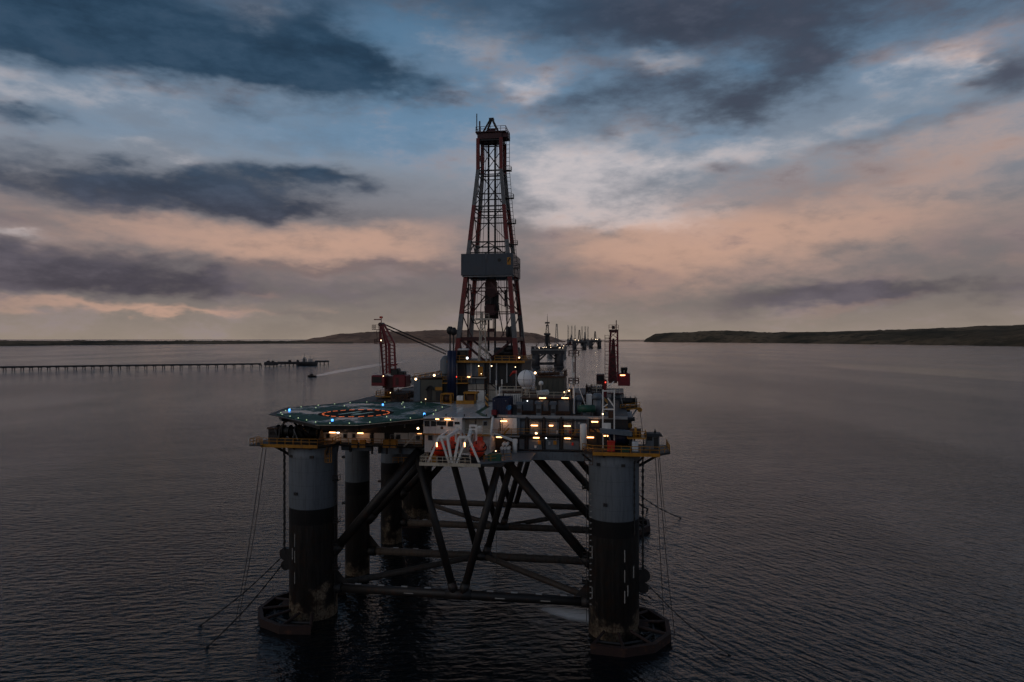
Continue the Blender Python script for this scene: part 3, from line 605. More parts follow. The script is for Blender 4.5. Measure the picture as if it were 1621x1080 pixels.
def davit(lab, A_, B_, f1_, f2_, top, tb, mir):
    d = thing('lifeboat_davit', lab, 'davit', (*Q(*f1_, -12.5)[:2], 32.05), 'white davits over the lifeboats')
    VF, VB = -12.4, -7.4
    def beam(p, q, w=.34, nm='frame_leg'): return part(d, nm, MB().bar(p, q, w), 'white')
    a, bb, ff1, ff2 = Q(*A_, VF), Q(*B_, VF), list(Q(*f1_, VF)), list(Q(*f2_, VF)); ff1[2] = ff2[2] = 32.05
    beam(a, bb, .4, 'head_beam'); beam(a, ff1); beam(bb, ff2, .42); mid = list(ff2); mid[0] -= .5*mir; beam((a[0]+.3*mir, a[1], a[2]), mid)
    tp = Q(*top, VB); far = (bb if mir > 0 else a); beam(far, tp, .46, 'arm'); beam((a[0], a[1], a[2]), (a[0]+.3*mir, VB, tp[2]-.3), .3, 'arm')
    q0, q1 = Q(tb[0], tb[3], VB), Q(tb[1], tb[2], VB)
    for x in (q0[0], q1[0]): beam((x, VB, 32.05), (x, VB, q1[2]), .3, 'post')
    beam((q0[0]-.1, VB, q1[2]), (q1[0]+.1, VB, q1[2]), .34, 'head_beam'); beam((q0[0], VB, q0[2]), (q1[0], VB, q0[2]), .26, 'crosshead')
    beam((q1[0], VB, q0[2]), (q1[0]+1.6*mir, -4.6, 33.4), .26, 'stay')
    part(d, 'fall_wire', MB().tube((tp[0]-.7*mir, -9.6, tp[2]-.2), (tp[0]-.7*mir, -9.6, 34.9), .04, n=5), 'cable')
    return d
davit('white lifeboat davit over the lifeboat nearer the helideck', (695, 692), (708, 692), (677.5, 725), (715.7, 725), (726, 680.5), (721.5, 729.5, 674, 680), 1)
davit('white lifeboat davit over the lifeboat beside the green locker', (741.5, 692.6), (726.5, 692), (759.5, 728), (718.5, 728), (745, 681.7), (744, 754, 674, 679.5), -1)
for (px) in (691.7, 735.8):
    d_ = [o for o in bpy.data.objects if o.name.startswith('lifeboat_davit') and not o.parent][0 if px < 700 else 1]
    p_ = Q(px, 704, -12.45); part(d_, 'lamp', B(p_[0]-.09, p_[0]+.09, -12.6, -12.45, p_[2]-.36, p_[2]+.36), 'lamp_warm')
def lifeboat(lab, u, v, yaw):
    base = (u, v, 32.6); o = thing('lifeboat', lab, 'lifeboat', base, 'orange lifeboats in their davits')
    o.rotation_euler = (0, 0, -YAW + yaw)
    L_ = 7.6; rings = []; cn = []
    for k in range(13):
        s_ = -1 + 2*k/12; y = v + s_*L_/2; wf = (1 - abs(s_)**3.2)**.55 if abs(s_) < 1 else 0
        wf = max(wf, .12); ht = .35*abs(s_)**2
        rings.append([(u + wf*1.42*math.cos(a)*(1 if math.sin(a) > -.2 else .92), y, 32.6 + 1.25 + (wf*1.25*math.sin(a) if math.sin(a) < 0 else .06*math.sin(a)) + ht) for a in [2*math.pi*i/16 for i in range(16)]])
        cn.append([(u + wf*1.34*math.cos(a), y*.97 + v*.03, 32.6 + 1.25 + ht*.7 + .04 + (wf*1.45*math.sin(a) if math.sin(a) > 0 else -.02)) for a in [2*math.pi*i/16 for i in range(16)]])
    part(o, 'hull', MB().loft(rings), 'orange', smooth=True); cnp = part(o, 'canopy', MB().loft(cn), 'orange', smooth=True)
    part(o, 'rubbing_strake', MB().loft([[(u + f*(max((1-abs(s_)**3.2)**.55 if abs(s_) < 1 else 0, .12))*1.47, v + s_*L_/2, 33.85 + .35*s_*s_ + dz) for f, dz in ((1, -.1), (1, .1), (-1, .1), (-1, -.1))] for s_ in [-1 + k/6 for k in range(13)]]), 'rubber')
    part(cnp, 'cockpit', bevel_box(u-.55, u+.55, v+1.6, v+2.9, 34.9, 35.75, .14), 'orange')
    for s_ in (-1, 1):
        for k in (-2, -.6, .8): part(cnp, 'porthole', MB().tube((u + s_*1.16, v+k, 34.55), (u + s_*1.3, v+k, 34.62), .19, n=10), 'glass')
    part(o, 'hatch', MB().tube((u, v-L_/2*.93, 34.35), (u, v-L_/2*.86, 34.5), .42, n=14), 'red_box')
    for s_ in (-2.4, 2.4): part(o, 'lifting_hook', MB().bar((u, v+s_, 34.9), (u, v+s_, 35.7), .16), 'dark_steel')
    for s_ in (-1.6, 1.6): part(o, 'cradle', B(u-1.1, u+1.1, v+s_-.15, v+s_+.15, 32.1, 32.85), 'dark_steel')
lifeboat('orange enclosed lifeboat nearer the helideck, partly hidden by davit legs', Q(707, 714, -8.5)[0], -8.4, R(-24))
lifeboat('orange enclosed lifeboat with its end in full view beside the green locker', Q(756.5, 714, -8.5)[0], -8.4, R(4))
dv = thing('rescue_davit', 'single-armed white davit standing beside the white liferaft canisters', 'davit', Q(815, 710, -2))
part(dv, 'pedestal', MB().tube((*Q(815, 710, -2)[:2], 32.42), Q(815, 696, -2), .42, n=12), 'white', smooth=True)
part(dv, 'head', bevel_box(Q(812, 700, -2)[0], Q(819, 700, -2)[0], -2.5, -1.5, Q(815, 702, -2)[2], Q(815, 695, -2)[2], .1), 'white')
part(dv, 'boom', MB().tube(Q(813, 698, -2), Q(782, 686, -4.4), .3, .18, n=6), 'white'); part(dv, 'fall_wire', MB().tube(Q(783, 686.5, -4.4), Q(783, 700, -4.4), .03, n=4), 'cable')
for i, (px, py) in enumerate(((797, 703.5), (802, 703.5), (794, 710), (799.4, 710), (804.8, 710))):
    c = Q(px, py, -3.6)
    lab = ['white liferaft canister, upper row, nearer the lifeboats', 'white liferaft canister, upper row, nearer the white davit', 'white liferaft canister, lower row, nearest the lifeboats',
           'white liferaft canister, middle of the lower row of three', 'white liferaft canister, lower row, nearest the white davit'][i]
    o = thing('liferaft_canister', lab, 'liferaft', c, 'white liferaft canisters')
    part(o, 'shell', MB().loft([[(c[0] + rr*math.cos(a), c[1]+y, c[2] + rr*math.sin(a)) for a in [2*math.pi*k/14 for k in range(14)]] for y, rr in ((-.1, .18), (0, .3), (1.3, .3), (1.4, .18))]), 'white', smooth=True)
    part(o, 'strap', MB().tube((c[0], c[1]+.45, c[2]), (c[0], c[1]+.55, c[2]), .315, n=14), 'dark_steel')
    if i > 1: part(o, 'cradle', B(c[0]-.25, c[0]+.25, c[1]+.2, c[1]+1.1, 32.41, c[2]-.26), 'galv')
pl = single('white_pole', 'slanting white pole standing beside the lifeboat with the green locker', 'pole', MB().tube(Q(774.3, 711, -5.2), Q(780.3, 659.5, -4.5), .2, n=8), 'white', Q(774.3, 711, -5.2), smooth=True)
single('white_pole', 'slanting white pole below the helideck, left of the lifeboats', 'pole', MB().tube(Q(640, 707, -1.8), Q(660, 686.5, -4.2), .16, n=8), 'white', Q(640, 707, -1.8), smooth=True)

# ------------------------------------------------------------------ derrick
DU, DV, Z0, ZK, ZT = 0.0, 35.0, 48.3, 93.0, 101.8
def hw(z):
    if z >= ZK: return 2.75
    return 2.75 + (ZK - z) / (ZK - Z0) * 4.25
def cor(i, z):
    su, sv = ((-1, -1), (1, -1), (1, 1), (-1, 1))[i % 4]; return (DU + su*hw(z), DV + sv*hw(z), z)
dr = thing('derrick', 'tall red and white lattice drilling derrick with grey windwall', 'derrick', (DU, DV, Z0))
for i in range(4):
    lg = MB()
    def sect(z, w=.5): c = cor(i, z); return [(c[0]-w, c[1]-w, z), (c[0]+w, c[1]-w, z), (c[0]+w, c[1]+w, z), (c[0]-w, c[1]+w, z)]
    lg.loft([sect(Z0, .55), sect(67.5, .47), sect(ZK, .4), sect(ZT-1.4, .38)])
    part(dr, 'leg', lg, 'derrick_bands')
levels = [53.2, 59.4, 65.0, 73.3, 75.8, 81.5, 84.3, 87.2, 92.8, 100.0]
for k, z in enumerate(levels):
    for i in range(4):
        w = .30 if z in (84.3, 92.8, 75.8) else .24
        if z == 53.2: w = .85
        part(dr, 'girt', MB().bar(cor(i, z), cor(i+1, z), w), 'dark_red' if z < 67 else 'black')
    if z in (84.3, 92.8):
        for i in range(4): part(dr, 'girt', MB().bar(cor(i, z-.9), cor(i+1, z-.9), .2), 'black')
pairs = [(59.4, 65.0), (75.8, 84.3), (84.3, 92.8), (92.8, 100.0)]
for (a, c) in pairs:
    for i in range(4):
        part(dr, 'diagonal', MB().bar(cor(i, a), cor(i+1, c), .15), 'black' if a > 67 else 'dark_red')
        if a > 80: part(dr, 'diagonal', MB().bar(cor(i+1, a), cor(i, c), .15), 'black')
for i in range(4):            # K braces of the lower tower
    m_ = Vector(cor(i, 67.2)).lerp(Vector(cor(i+1, 67.2)), .5)
    for c in (cor(i, 59.6), cor(i+1, 59.6)): part(dr, 'diagonal', MB().bar(c, m_.lerp(Vector(c), .12), .26), 'dark_red')
    m2 = Vector(cor(i, 75.7)).lerp(Vector(cor(i+1, 75.7)), .5)
    for c in (cor(i, 72.8), cor(i+1, 72.8)): part(dr, 'diagonal', MB().bar(Vector(c).lerp(m2, .35), m2, .2), 'black')
    for c, f in ((cor(i, 53.4), .45), (cor(i+1, 53.4), .55)): part(dr, 'diagonal', MB().bar(c, Vector(cor(i, Z0)).lerp(Vector(cor(i+1, Z0)), f*.7 + .15), .5), 'dark_red')
    for c, e_ in ((cor(i, 59.2), .12), (cor(i+1, 59.2), .88)): part(dr, 'diagonal', MB().bar(Vector(cor(i, 53.4)).lerp(Vector(cor(i+1, 53.4)), .24 if e_ < .5 else .76), c, .2), 'dark_red')
for u in (-.85, .75): part(dr, 'guide_rail', MB().bar((u, DV+.6, Z0+2), (u, DV+.6, 100.2), .42), 'black')
for (u, v) in ((-4.7, 29.7), (4.6, 29.7)): part(dr, 'standpipe', MB().tube((u, v, 50), (u*.97, v+.3, 67.5), .17, n=6), 'black')
# windwall (fingerboard housing) of four clad sides
w_ = 5.9
for (x0, x1, y0, y1, nm) in ((-w_, -.25, DV-w_-.2, DV-w_, 'f'), (-.2, w_, DV-w_-.2, DV-w_, 'f'), (-w_, w_, DV+w_, DV+w_+.2, 'b'), (-w_-.2, -w_, DV-w_-.2, DV+w_+.2, 's'), (w_, w_+.2, DV-w_-.2, DV+w_+.2, 's')):
    ww = part(dr, 'windwall_panel', B(x0, x1, y0, y1, 67.9, 72.9), 'windwall')
    if nm == 'f' and x0 > -1:
        part(ww, 'hatch', MB().tube((2.9, DV-w_-.28, 71.3), (2.9, DV-w_-.2, 71.3), .42, n=12), 'black')
        sg = part(ww, 'sign', B(4.7, 5.55, DV-w_-.26, DV-w_-.2, 70.2, 71.9), 'yellow')
        part(ww, 'sign_mark', MB().bar((4.85, DV-w_-.3, 70.9), (5.4, DV-w_-.3, 71.8), .16), 'black')
part(dr, 'windwall_floor', MB().add([(-w_, DV-w_, 67.8), (w_, DV-w_, 67.8), (w_, DV-3.4, 67.8), (-w_, DV-3.4, 67.8)], [(0, 1, 2, 3)]).box(-w_, w_, DV+3.4, DV+w_, 67.6, 67.75).box(-w_, w_, DV-w_, DV-3.4, 67.6, 67.75), 'galv')
for z in (60.0, 60.9): pass
# crown
part(dr, 'crown_beam', B(-2.9, 2.9, DV-2.9, DV+2.9, ZT-1.5, ZT-.1), 'dark_red'); part(dr, 'crown_floor', B(-3.3, 4.0, DV-3.3, DV+3.3, ZT-.08, ZT+.1), 'dark_red')
part(dr, 'guardrail', MB().rail([(-3.2, DV-3.2, ZT+.1), (3.9, DV-3.2, ZT+.1), (3.9, DV+3.2, ZT+.1), (-3.2, DV+3.2, ZT+.1)], 1.15, 1.2, .09, True), 'dark_red')
for s_ in (-1, 1):
    for y in (-1.6, 1.6): part(dr, 'crown_frame', MB().bar((s_*2.0, DV+y, ZT), (s_*.15, DV+y*.3, ZT+3.9), .36), 'dark_steel')
part(dr, 'crown_block', MB().tube((-.7, DV, ZT+.7), (.9, DV, ZT+.7), .9, n=14), 'dark_red'); part(dr, 'crown_head', B(-.55, .55, DV-.6, DV+.6, ZT+3.6, ZT+4.1), 'dark_steel')
part(dr, 'crown_basket', B(2.7, 4.3, DV-2.6, DV+1.2, ZT-1.2, ZT-.2), 'dark_red'); part(dr, 'antenna', MB().bar((-3.0, DV-3, ZT-.5), (-3.0, DV-3, ZT+4.4), .2), 'black'); part(dr, 'antenna', MB().bar((-2.3, DV-3, ZT), (-2.3, DV-3, ZT+2.6), .3), 'dark_red')
ld = MB()
for za, zb in ((Z0+2, 67.5), (67.5, ZK), (ZK, ZT)):
    p, q = Vector(cor(1, za)), Vector(cor(1, zb)); ld.ladder(p + Vector((1.5, .8, 0)), q + Vector((1.5, .8, 0)), (1, 0, 0), .75, .9, .1)
for z in (92.6, 80.0, 69.5, 75.0, 86): c = cor(1, z); ld.box(c[0]+.4, c[0]+2.3, c[1]-.2, c[1]+1.2, z, z+.12); ld.rail([(c[0]+1.0, c[1]-.2, z), (c[0]+2.3, c[1]-.2, z), (c[0]+2.3, c[1]+1.2, z)], 1.0, .7, .07)
part(dr, 'ladder', ld, 'dark_steel')
wr = MB()
for u, v in ((-2.6, 33), (-1.9, 33.5), (1.7, 33), (2.2, 33.2), (-3.4, 33), (3.3, 34), (2.6, 36), (-2.2, 36)): wr.tube((u*1.3, v, 57.5), (u*.55, DV-.5, 100), .045, n=4)
part(dr, 'hoist_wires', wr, 'cable', kind='stuff')
for (u, za, zb) in ((-3.8, 60.5, 63.8), (4.0, 60.8, 64.5)): part(dr, 'counterweight', MB().tube((u, 31, za), (u, 31, zb), .28, n=8), 'black')
hs = MB(); pr = None
for k in range(13):
    a = math.pi*k/12; p = Vector((-3.0 - 1.5*math.cos(a), 31.5, 59.2 - 2.4*math.sin(a)))
    if pr: hs.tube(pr, p, .14, n=6, cap=False)
    pr = p
part(dr, 'mud_hose', hs, 'rubber')
part(dr, 'mud_hose', MB().tube((1.8, 33, 62), (3.6, 30.5, 54), .14, n=6), 'rubber')
td = thing('top_drive', 'dark red travelling block and top drive hanging inside the derrick', 'top drive', (0, DV, 56))
part(td, 'travelling_block', MB().loft([[(x*s_, DV-.5+y*.9, z) for x, y in ((-1, -1), (1, -1), (1, 1), (-1, 1))] for z, s_ in ((63.2, .5), (64, 1.25), (66.6, 1.4), (67.4, .8))]), 'dark_red')
part(td, 'hook', MB().tube((0, DV-.5, 61.4), (0, DV-.5, 63.3), .35, n=8), 'dark_steel'); part(td, 'motor', bevel_box(-1.3, 1.0, DV-1.6, DV+.4, 58.8, 61.4, .2), 'dark_red')
part(td, 'dolly', B(-1.7, 1.6, DV+.2, DV+.5, 58.0, 64.5), 'dark_steel'); part(td, 'link', MB().bar((-.5, DV-.6, 55.6), (-.5, DV-.6, 58.9), .2), 'dark_red'); part(td, 'link', MB().bar((.5, DV-.6, 55.6), (.5, DV-.6, 58.9), .2), 'dark_red')
part(td, 'elevator', bevel_box(-.9, .9, DV-1.2, DV, 54.9, 55.7, .12), 'dark_red'); part(td, 'gooseneck', MB().tube((-1.5, DV-.8, 61), (-1.2, DV-.8, 56.5), .15, n=6), 'rubber')

# ------------------------------------------------------------------ drill floor and its substructure
df = thing('drill_floor', 'blue-grey drill floor structure with yellow railings under the derrick', 'drill floor', (0, 36, ZD))
part(df, 'floor', B(-8.4, 9.2, 25, 46.5, 47.75, 48.2), 'dark_steel'); part(df, 'floor_edge', B(-8.5, 9.3, 24.9, 24.98, 47.85, 48.32), 'yellow')
part(df, 'guardrail', MB().rail([(-8.3, 36, 48.2), (-8.3, 25.1, 48.2), (-4.2, 25.1, 48.2)], 1.2, 1.5, .1), 'yellow'); part(df, 'guardrail', MB().rail([(2.5, 25.1, 48.2), (9.1, 25.1, 48.2), (9.1, 40, 48.2)], 1.2, 1.5, .1), 'yellow')
part(df, 'core', B(-7.6, 8.4, 26.6, 45, ZD, 47.7), 'dark_steel')
VS = 26.2
for (a, c, y0, y1, mt) in ((702, 719, 573, 603, 'hull_grey'), (721, 737, 573, 600, 'dark_steel'), (738.5, 752, 572, 595.5, 'blue_grey'), (752.5, 766.5, 572, 595.5, 'blue_grey'), (770, 785, 573, 608, 'dark_steel'), (787, 801, 573, 608, 'black'), (803, 817, 573, 604, 'dark_steel'),
                           (741, 752, 600, 607.5, 'blue_grey'), (753, 767, 600, 607.5, 'blue_grey'), (741, 753.5, 608.5, 616.8, 'cream'), (754.5, 767, 608.5, 616.8, 'cream'), (741, 753.5, 618, 638, 'white'), (754.5, 768, 618, 638, 'white'), (772, 784, 609, 617, 'cream'), (772, 796, 618.5, 634, 'cream')):
    wall_panel(df, a, c, y0, y1, VS, mt, 'wall_panel', .35)
wall_panel(df, 757, 764.5, 580.5, 595.4, VS-.15, 'yellow', 'door', .12)
part(df, 'ledge', B(Q(737, 597, 25)[0], Q(769, 597, 25)[0], 24.8, 26.3, Q(750, 597.6, 25)[2]-.2, Q(750, 597.6, 25)[2]), 'cream')
part(df, 'ledge', B(Q(700, 605, 24.6)[0], Q(741, 605, 24.6)[0], 24.4, 26.3, Q(720, 606, 25)[2]-.2, Q(720, 606, 25)[2]), 'yellow')
part(df, 'guardrail', MB().rail([Q(701, 604.5, 24.5), Q(740, 604.5, 24.5)], 1.1, 1.4, .08), 'yellow')
part(df, 'ladder', MB().ladder(Q(770, 638, 25.6), Q(770, 590, 25.6), (1, 0, 0), .9, .8, .12), 'rusty_brown')
part(df, 'stair', MB().bar(Q(774, 606, 25.5), Q(788, 618, 25.5), .2).bar(Q(776, 603, 25.5), Q(790, 615, 25.5), .1), 'dark_steel')
for px in (723, 746, 786, 802.5, 776): part(df, 'pipe', MB().tube(Q(px, 572, 25.7), Q(px, 632 if px < 730 else 606, 25.7), .16, n=6), 'galv')
for (px, py, mt, r_) in ((739.8, 567, 'lamp_cool', .3), (758, 579.6, 'lamp_flood', .14), (778.3, 579.5, 'lamp_flood', .16), (816, 581.2, 'lamp_flood', .13), (822, 566.3, 'lamp_flood', .2), (722.3, 596.7, 'lamp_red', .2), (762, 591.7, 'lamp_flood', .1)): flood(df, px, py, 25.0 if py > 570 else 24.8, r_, mt)
tube_lamp(df, 742, 596.8, 24.9, .6)
# machinery on the drill floor
dk = thing('drawworks', 'dark drawworks machine on the drill floor inside the derrick', 'winch', (3.6, 30, 48.2))
part(dk, 'frame', bevel_box(1.2, 8.0, 28.6, 31.8, 48.2, 49.4, .15), 'black'); part(dk, 'drum', MB().tube((1.6, 30.2, 50.0), (7.4, 30.2, 50.0), 1.25, n=18), 'black', smooth=True); part(dk, 'motor', MB().tube((4.2, 29, 51.0), (6.6, 29, 51.0), .7, n=12), 'dark_steel', smooth=True)
dc = thing('driller_cabin', 'pale driller cabin behind the rail at the derrick foot', 'cabin', (-5.5, 27.5, 48.2))
part(dc, 'wall', bevel_box(-6.6, -4.2, 26.6, 28.6, 48.2, 50.6, .15), 'dark_steel'); part(dc, 'roof', bevel_box(-6.3, -3.9, 26.4, 28.4, 50.62, 51.0, .1), 'white'); part(dc, 'window_pane', B(-6.3, -4.5, 26.5, 26.58, 49.4, 50.3), 'glass')
# cream tower in front of the derrick
tm = thing('lattice_tower', 'thin cream lattice tower in front of the derrick foot', 'mast', Q(765, 575, 24.2))
for (a, c) in (((757, 571), (761, 506)), ((770, 571), (767, 506)), ((759, 571), (764, 506)), ((777, 568), (768, 545))):
    p, q = Q(*a, 24.4), Q(*c, 23.8); part(tm, 'post', MB().bar((p[0], 24.4, 48.2), q, .22), 'cream')
for i in range(6):
    y0 = 566 - i*10; part(tm, 'rung', MB().bar(Q(757.6 + i*.7, y0, 24.3), Q(769.6 - i*.5, y0 - 9, 24.3), .14), 'cream')
    part(tm, 'rung', MB().bar(Q(769.6 - i*.5, y0, 24.2), Q(757.6 + i*.7, y0 - 9, 24.2), .12), 'cream')
part(tm, 'top_platform', B(Q(754, 505, 24)[0], Q(778, 505, 24)[0], 22.8, 25, Q(765, 506, 24)[2]-.15, Q(765, 504, 24)[2]), 'cream'); part(tm, 'guardrail', MB().rail([Q(755, 504, 23), Q(774, 504, 23)], 1.0, 1.2, .09), 'cream')
part(tm, 'top_post', MB().bar(Q(763, 504, 24), Q(763, 494, 24), .4), 'cream')
for k, (px, top, mt, r_) in enumerate(((712.4, 517, 'navy', .5), (718, 518.5, 'navy', .5), (804, 517, 'black', .35), (809.6, 516.5, 'black', .35))):
    v = 24.6 if k < 2 else 30
    p = Q(px, 572, v); labs = ['tall tensioner post with black ball head, outer of the pair on blue bases', 'tall tensioner post with black ball head, inner of the pair on blue bases', 'dark post with thick black head inside the derrick, inner of two', 'dark post with thick black head inside the derrick, beside the leg']
    o = thing('tensioner_post', labs[k], 'post', (p[0], v, 40 if k < 2 else 48.2), 'tensioner posts round the derrick')
    zt = Q(px, top, v)[2]; zb = Q(px, 555, v)[2]; zlow = 40 if k < 2 else 48.2
    part(o, 'lower_cylinder', MB().tube((p[0], v, zlow), (p[0], v, zb if k < 2 else zlow+2.5), r_*1.25, n=12), mt, smooth=True); part(o, 'rod', MB().tube((p[0], v, zlow+1), (p[0], v, zt-1), .17, n=8), 'dark_steel')
    part(o, 'head', MB().lathe((p[0], v, zt - (1.8 if k < 2 else 2.4)), [(.3, 0), (.75 if k < 2 else .5, .4), (.8 if k < 2 else .5, 1.2), (.4, 1.8)] if k < 2 else [(.4, 0), (.5, .3), (.5, 2.1), (.3, 2.4)], 12), 'black', smooth=True)
so_ = thing('mud_silo', 'round grey silo beside the drill floor, next to blue posts', 'tank', (*Q(706, 600, 27)[:2], ZD))
c = Q(707, 600, 27.5); part(so_, 'shell', MB().lathe((c[0], 27.5, ZD), [(1.5, 0), (1.5, 9.2), (.9, 10.2), (.3, 10.4)], 20), 'hull_grey', smooth=True); part(so_, 'band', MB().lathe((c[0], 27.5, ZD+6), [(1.56, 0), (1.56, .25)], 20), 'dark_steel')
gs = single('riser_guide', 'dark blue riser frame beside the round grey silo', 'frame', B(Q(709.5, 600, 25.6)[0], Q(720.5, 600, 25.6)[0], 25.3, 26.1, ZD+5, Q(715, 563, 25.6)[2]), 'navy', (*Q(715, 600, 25.6)[:2], ZD))

# ------------------------------------------------------------------ deck modules behind the plate
mo = thing('mud_module', 'olive grey steel module with lit roof rail beside the crane', 'module', (-13, 27, ZD))
a_ = Q(656, 604, 24.5); c_ = Q(700, 604, 24.5)
part(mo, 'wall', B(a_[0], c_[0], 24.5, 33, ZD, 44.0), 'olive'); part(mo, 'corner_wall', B(a_[0]-.1, Q(665, 604, 24.4)[0], 24.35, 24.48, ZD, 43.95), 'blue_grey')
part(mo, 'roof', MB().loft([[(a_[0]-.1, y, 44.0), (c_[0], y, 44.4), (c_[0], y, 44.7), (a_[0]-.1, y, 44.2)] for y in (24.3, 33)]), 'rusty_brown')
part(mo, 'guardrail', MB().rail([(a_[0], 24.6, 44.2), (c_[0]-.2, 24.6, 44.7)], 1.1, 1.2, .09), 'yellow')
part(mo, 'door', B(Q(676, 620, 24.4)[0], Q(683, 620, 24.4)[0], 24.38, 24.48, ZD+.3, 42.4), 'black'); hs = MB(); pr = None
for k in range(11):
    a = math.pi*(.1+.8*k/10); p = Vector((Q(680, 620, 24)[0] - .9*math.cos(a), 24.1, 41.2 + 1.3*math.sin(a)))
    if pr: hs.tube(pr, p, .2, n=6, cap=False)
    pr = p
part(mo, 'hose', hs, 'black'); wall_panel(mo, 689, 700, 613, 618, 24.2, 'yellow', 'hood', .25); wall_panel(mo, 690, 700, 620, 634, 24.3, 'dark_steel', 'louvre', .15)
flood(mo, 658.5, 600.3, 24.2, .3); flood(mo, 687.7, 594.4, 24.5, .3); flood(mo, 674, 632, 24.0, .12)
def skid(name, lab, cat, px0, px1, y0, y1, v, mat, dep=3.0, zb=ZD):
    p, q = Q(px0, y1, v), Q(px1, y0, v)
    o = thing(name, lab, cat, ((p[0]+q[0])/2, v+dep/2, zb)); return o, p[0], q[0], zb, q[2]
o, x0, x1, z0, z1 = skid('hose_reel', 'orange-yellow hose reel skid behind the helideck plate', 'hose reel', 698, 714, 624, 640, 20, 'yellow')
z0 = ZD
for x in (x0, x1):
    for y in (20, 22): part(o, 'frame_post', MB().bar((x, y, z0), (x, y, z1), .2), 'yellow')
for y in (20, 22):
    for z in (z0+.1, z1): part(o, 'frame_rail', MB().bar((x0, y, z), (x1, y, z), .2), 'yellow')
for x in (x0+.35, x1-.35): part(o, 'reel_flange', MB().tube((x-.06, 21, (z0+z1)/2), (x+.06, 21, (z0+z1)/2), 1.0, n=18), 'yellow')
part(o, 'hose_drum', MB().tube((x0+.4, 21, (z0+z1)/2), (x1-.4, 21, (z0+z1)/2), .7, n=16), 'rusty_brown', smooth=True)
o, x0, x1, z0, z1 = skid('pump_unit', 'yellow machinery unit with canopy on skid behind plate', 'machine', 722, 753, 621, 641, 20, 'yellow'); z0 = ZD
xm = x0 + (x1-x0)*.42
part(o, 'skid_base', B(x0, x1-.4, 20, 22.6, z0, z0+.75), 'yellow'); part(o, 'canopy', bevel_box(xm-.2, x1+.3, 19.8, 22.8, z1-.35, z1, .1), 'yellow'); part(o, 'engine', bevel_box(xm+.3, x1-.3, 20.4, 22.3, z0+.76, z1-.5, .2), 'rusty_brown')
for x in (xm, x1-.15): 
    for y in (20.1, 22.4): part(o, 'post', MB().bar((x, y, z0+.7), (x, y, z1-.3), .18), 'yellow')
part(o, 'control_box', bevel_box(x0+.1, xm-.35, 20.1, 21.6, z0+.76, z0+1.75, .06), 'white')
o = thing('hazard_post', 'black and yellow striped post at the end of the plate', 'post', (*Q(770.5, 640, 14)[:2], ZD)); c = Q(770.5, 643, 14)
part(o, 'plate', B(c[0]-.32, c[0]+.32, 13.9, 14.1, ZD, Q(770, 624, 14)[2]), 'hazard'); part(o, 'foot', B(c[0]-.5, c[0]+.5, 13.5, 14.5, ZD+.01, ZD+.16), 'dark_steel')
p, q = Q(776, 657, -1), Q(802, 629, -1)
o = thing('blue_container', 'dark blue open-topped cargo container at the deck edge', 'container', ((p[0]+q[0])/2, 1, 38.8)); zt = 42.0
part(o, 'end_wall', B(p[0], q[0], 1.3, 1.5, 38.8, zt), 'navy')
for k in range(7): part(o, 'rib', B(p[0]+.2+k*(q[0]-p[0]-.5)/6, p[0]+.32+k*(q[0]-p[0]-.5)/6, 1.18, 1.3, 39.0, zt-.2), 'navy')
part(o, 'side_wall', B(p[0], p[0]+.12, 1.5, 7.2, 38.8, zt), 'navy'); part(o, 'side_wall', B(q[0]-.12, q[0], 1.5, 7.2, 38.8, zt), 'navy'); part(o, 'back_wall', B(p[0]+.12, q[0]-.12, 7.08, 7.2, 38.8, zt), 'navy'); part(o, 'floor', B(p[0]+.12, q[0]-.12, 1.5, 7.08, 38.8, 39.0), 'navy')
for x in (p[0]+.35, q[0]-.6): part(o, 'corner_casting', B(x, x+.16, 1.1, 1.2, zt-.5, zt-.32), 'galv')
single('red_crate', 'small red crate beside the foot of the blue container', 'crate', bevel_box(*Q(778, 655, .4)[:1], Q(786, 655, .4)[0], .2, 1.1, 38.97, 39.9, .06), 'red', (*Q(782, 655, .5)[:2], 38.97))
c = Q(805.7, 645.5, 1.6); o = thing('drum', 'bright blue drum lying beside the blue container', 'drum', (c[0], 1.6, 38.8))
part(o, 'shell', MB().tube((c[0], 1.2, c[2]), (c[0], 2.6, c[2]), .46, n=16), 'azure', smooth=True); part(o, 'stand', B(c[0]-.4, c[0]+.4, 1.3, 2.5, 38.8, c[2]-.4), 'red')
# grey cabinets and mushroom vents along the front deck edge
for k, (a, c, y0, y1, lab) in enumerate(((816, 827, 637, 655, 'grey mushroom vent nearest the bright blue drum'), (846.5, 858.5, 635.5, 657, 'tall grey mushroom vent below the lit canopy, middle of three'), (870, 881, 636.5, 655, 'grey mushroom vent nearest the thin lattice mast'))):
    p, q = Q(a, y1, 1.7), Q(c, y0, 1.7); um = (p[0]+q[0])/2; w = q[0]-p[0]
    o = thing('deck_vent', lab, 'vent', (um, 2.2, 38.8), 'mushroom vents along the deck edge')
    part(o, 'trunk', B(um-w*.32, um+w*.32, 1.9, 2.8, 38.8, q[2]-.5), 'hull_grey'); part(o, 'hood', bevel_box(um-w/2, um+w/2, 1.6, 3.1, q[2]-.55, q[2], .1), 'blue_grey'); part(o, 'grille', B(um-w*.28, um+w*.28, 1.84, 1.9, 39.3, 40.1), 'dark_steel')
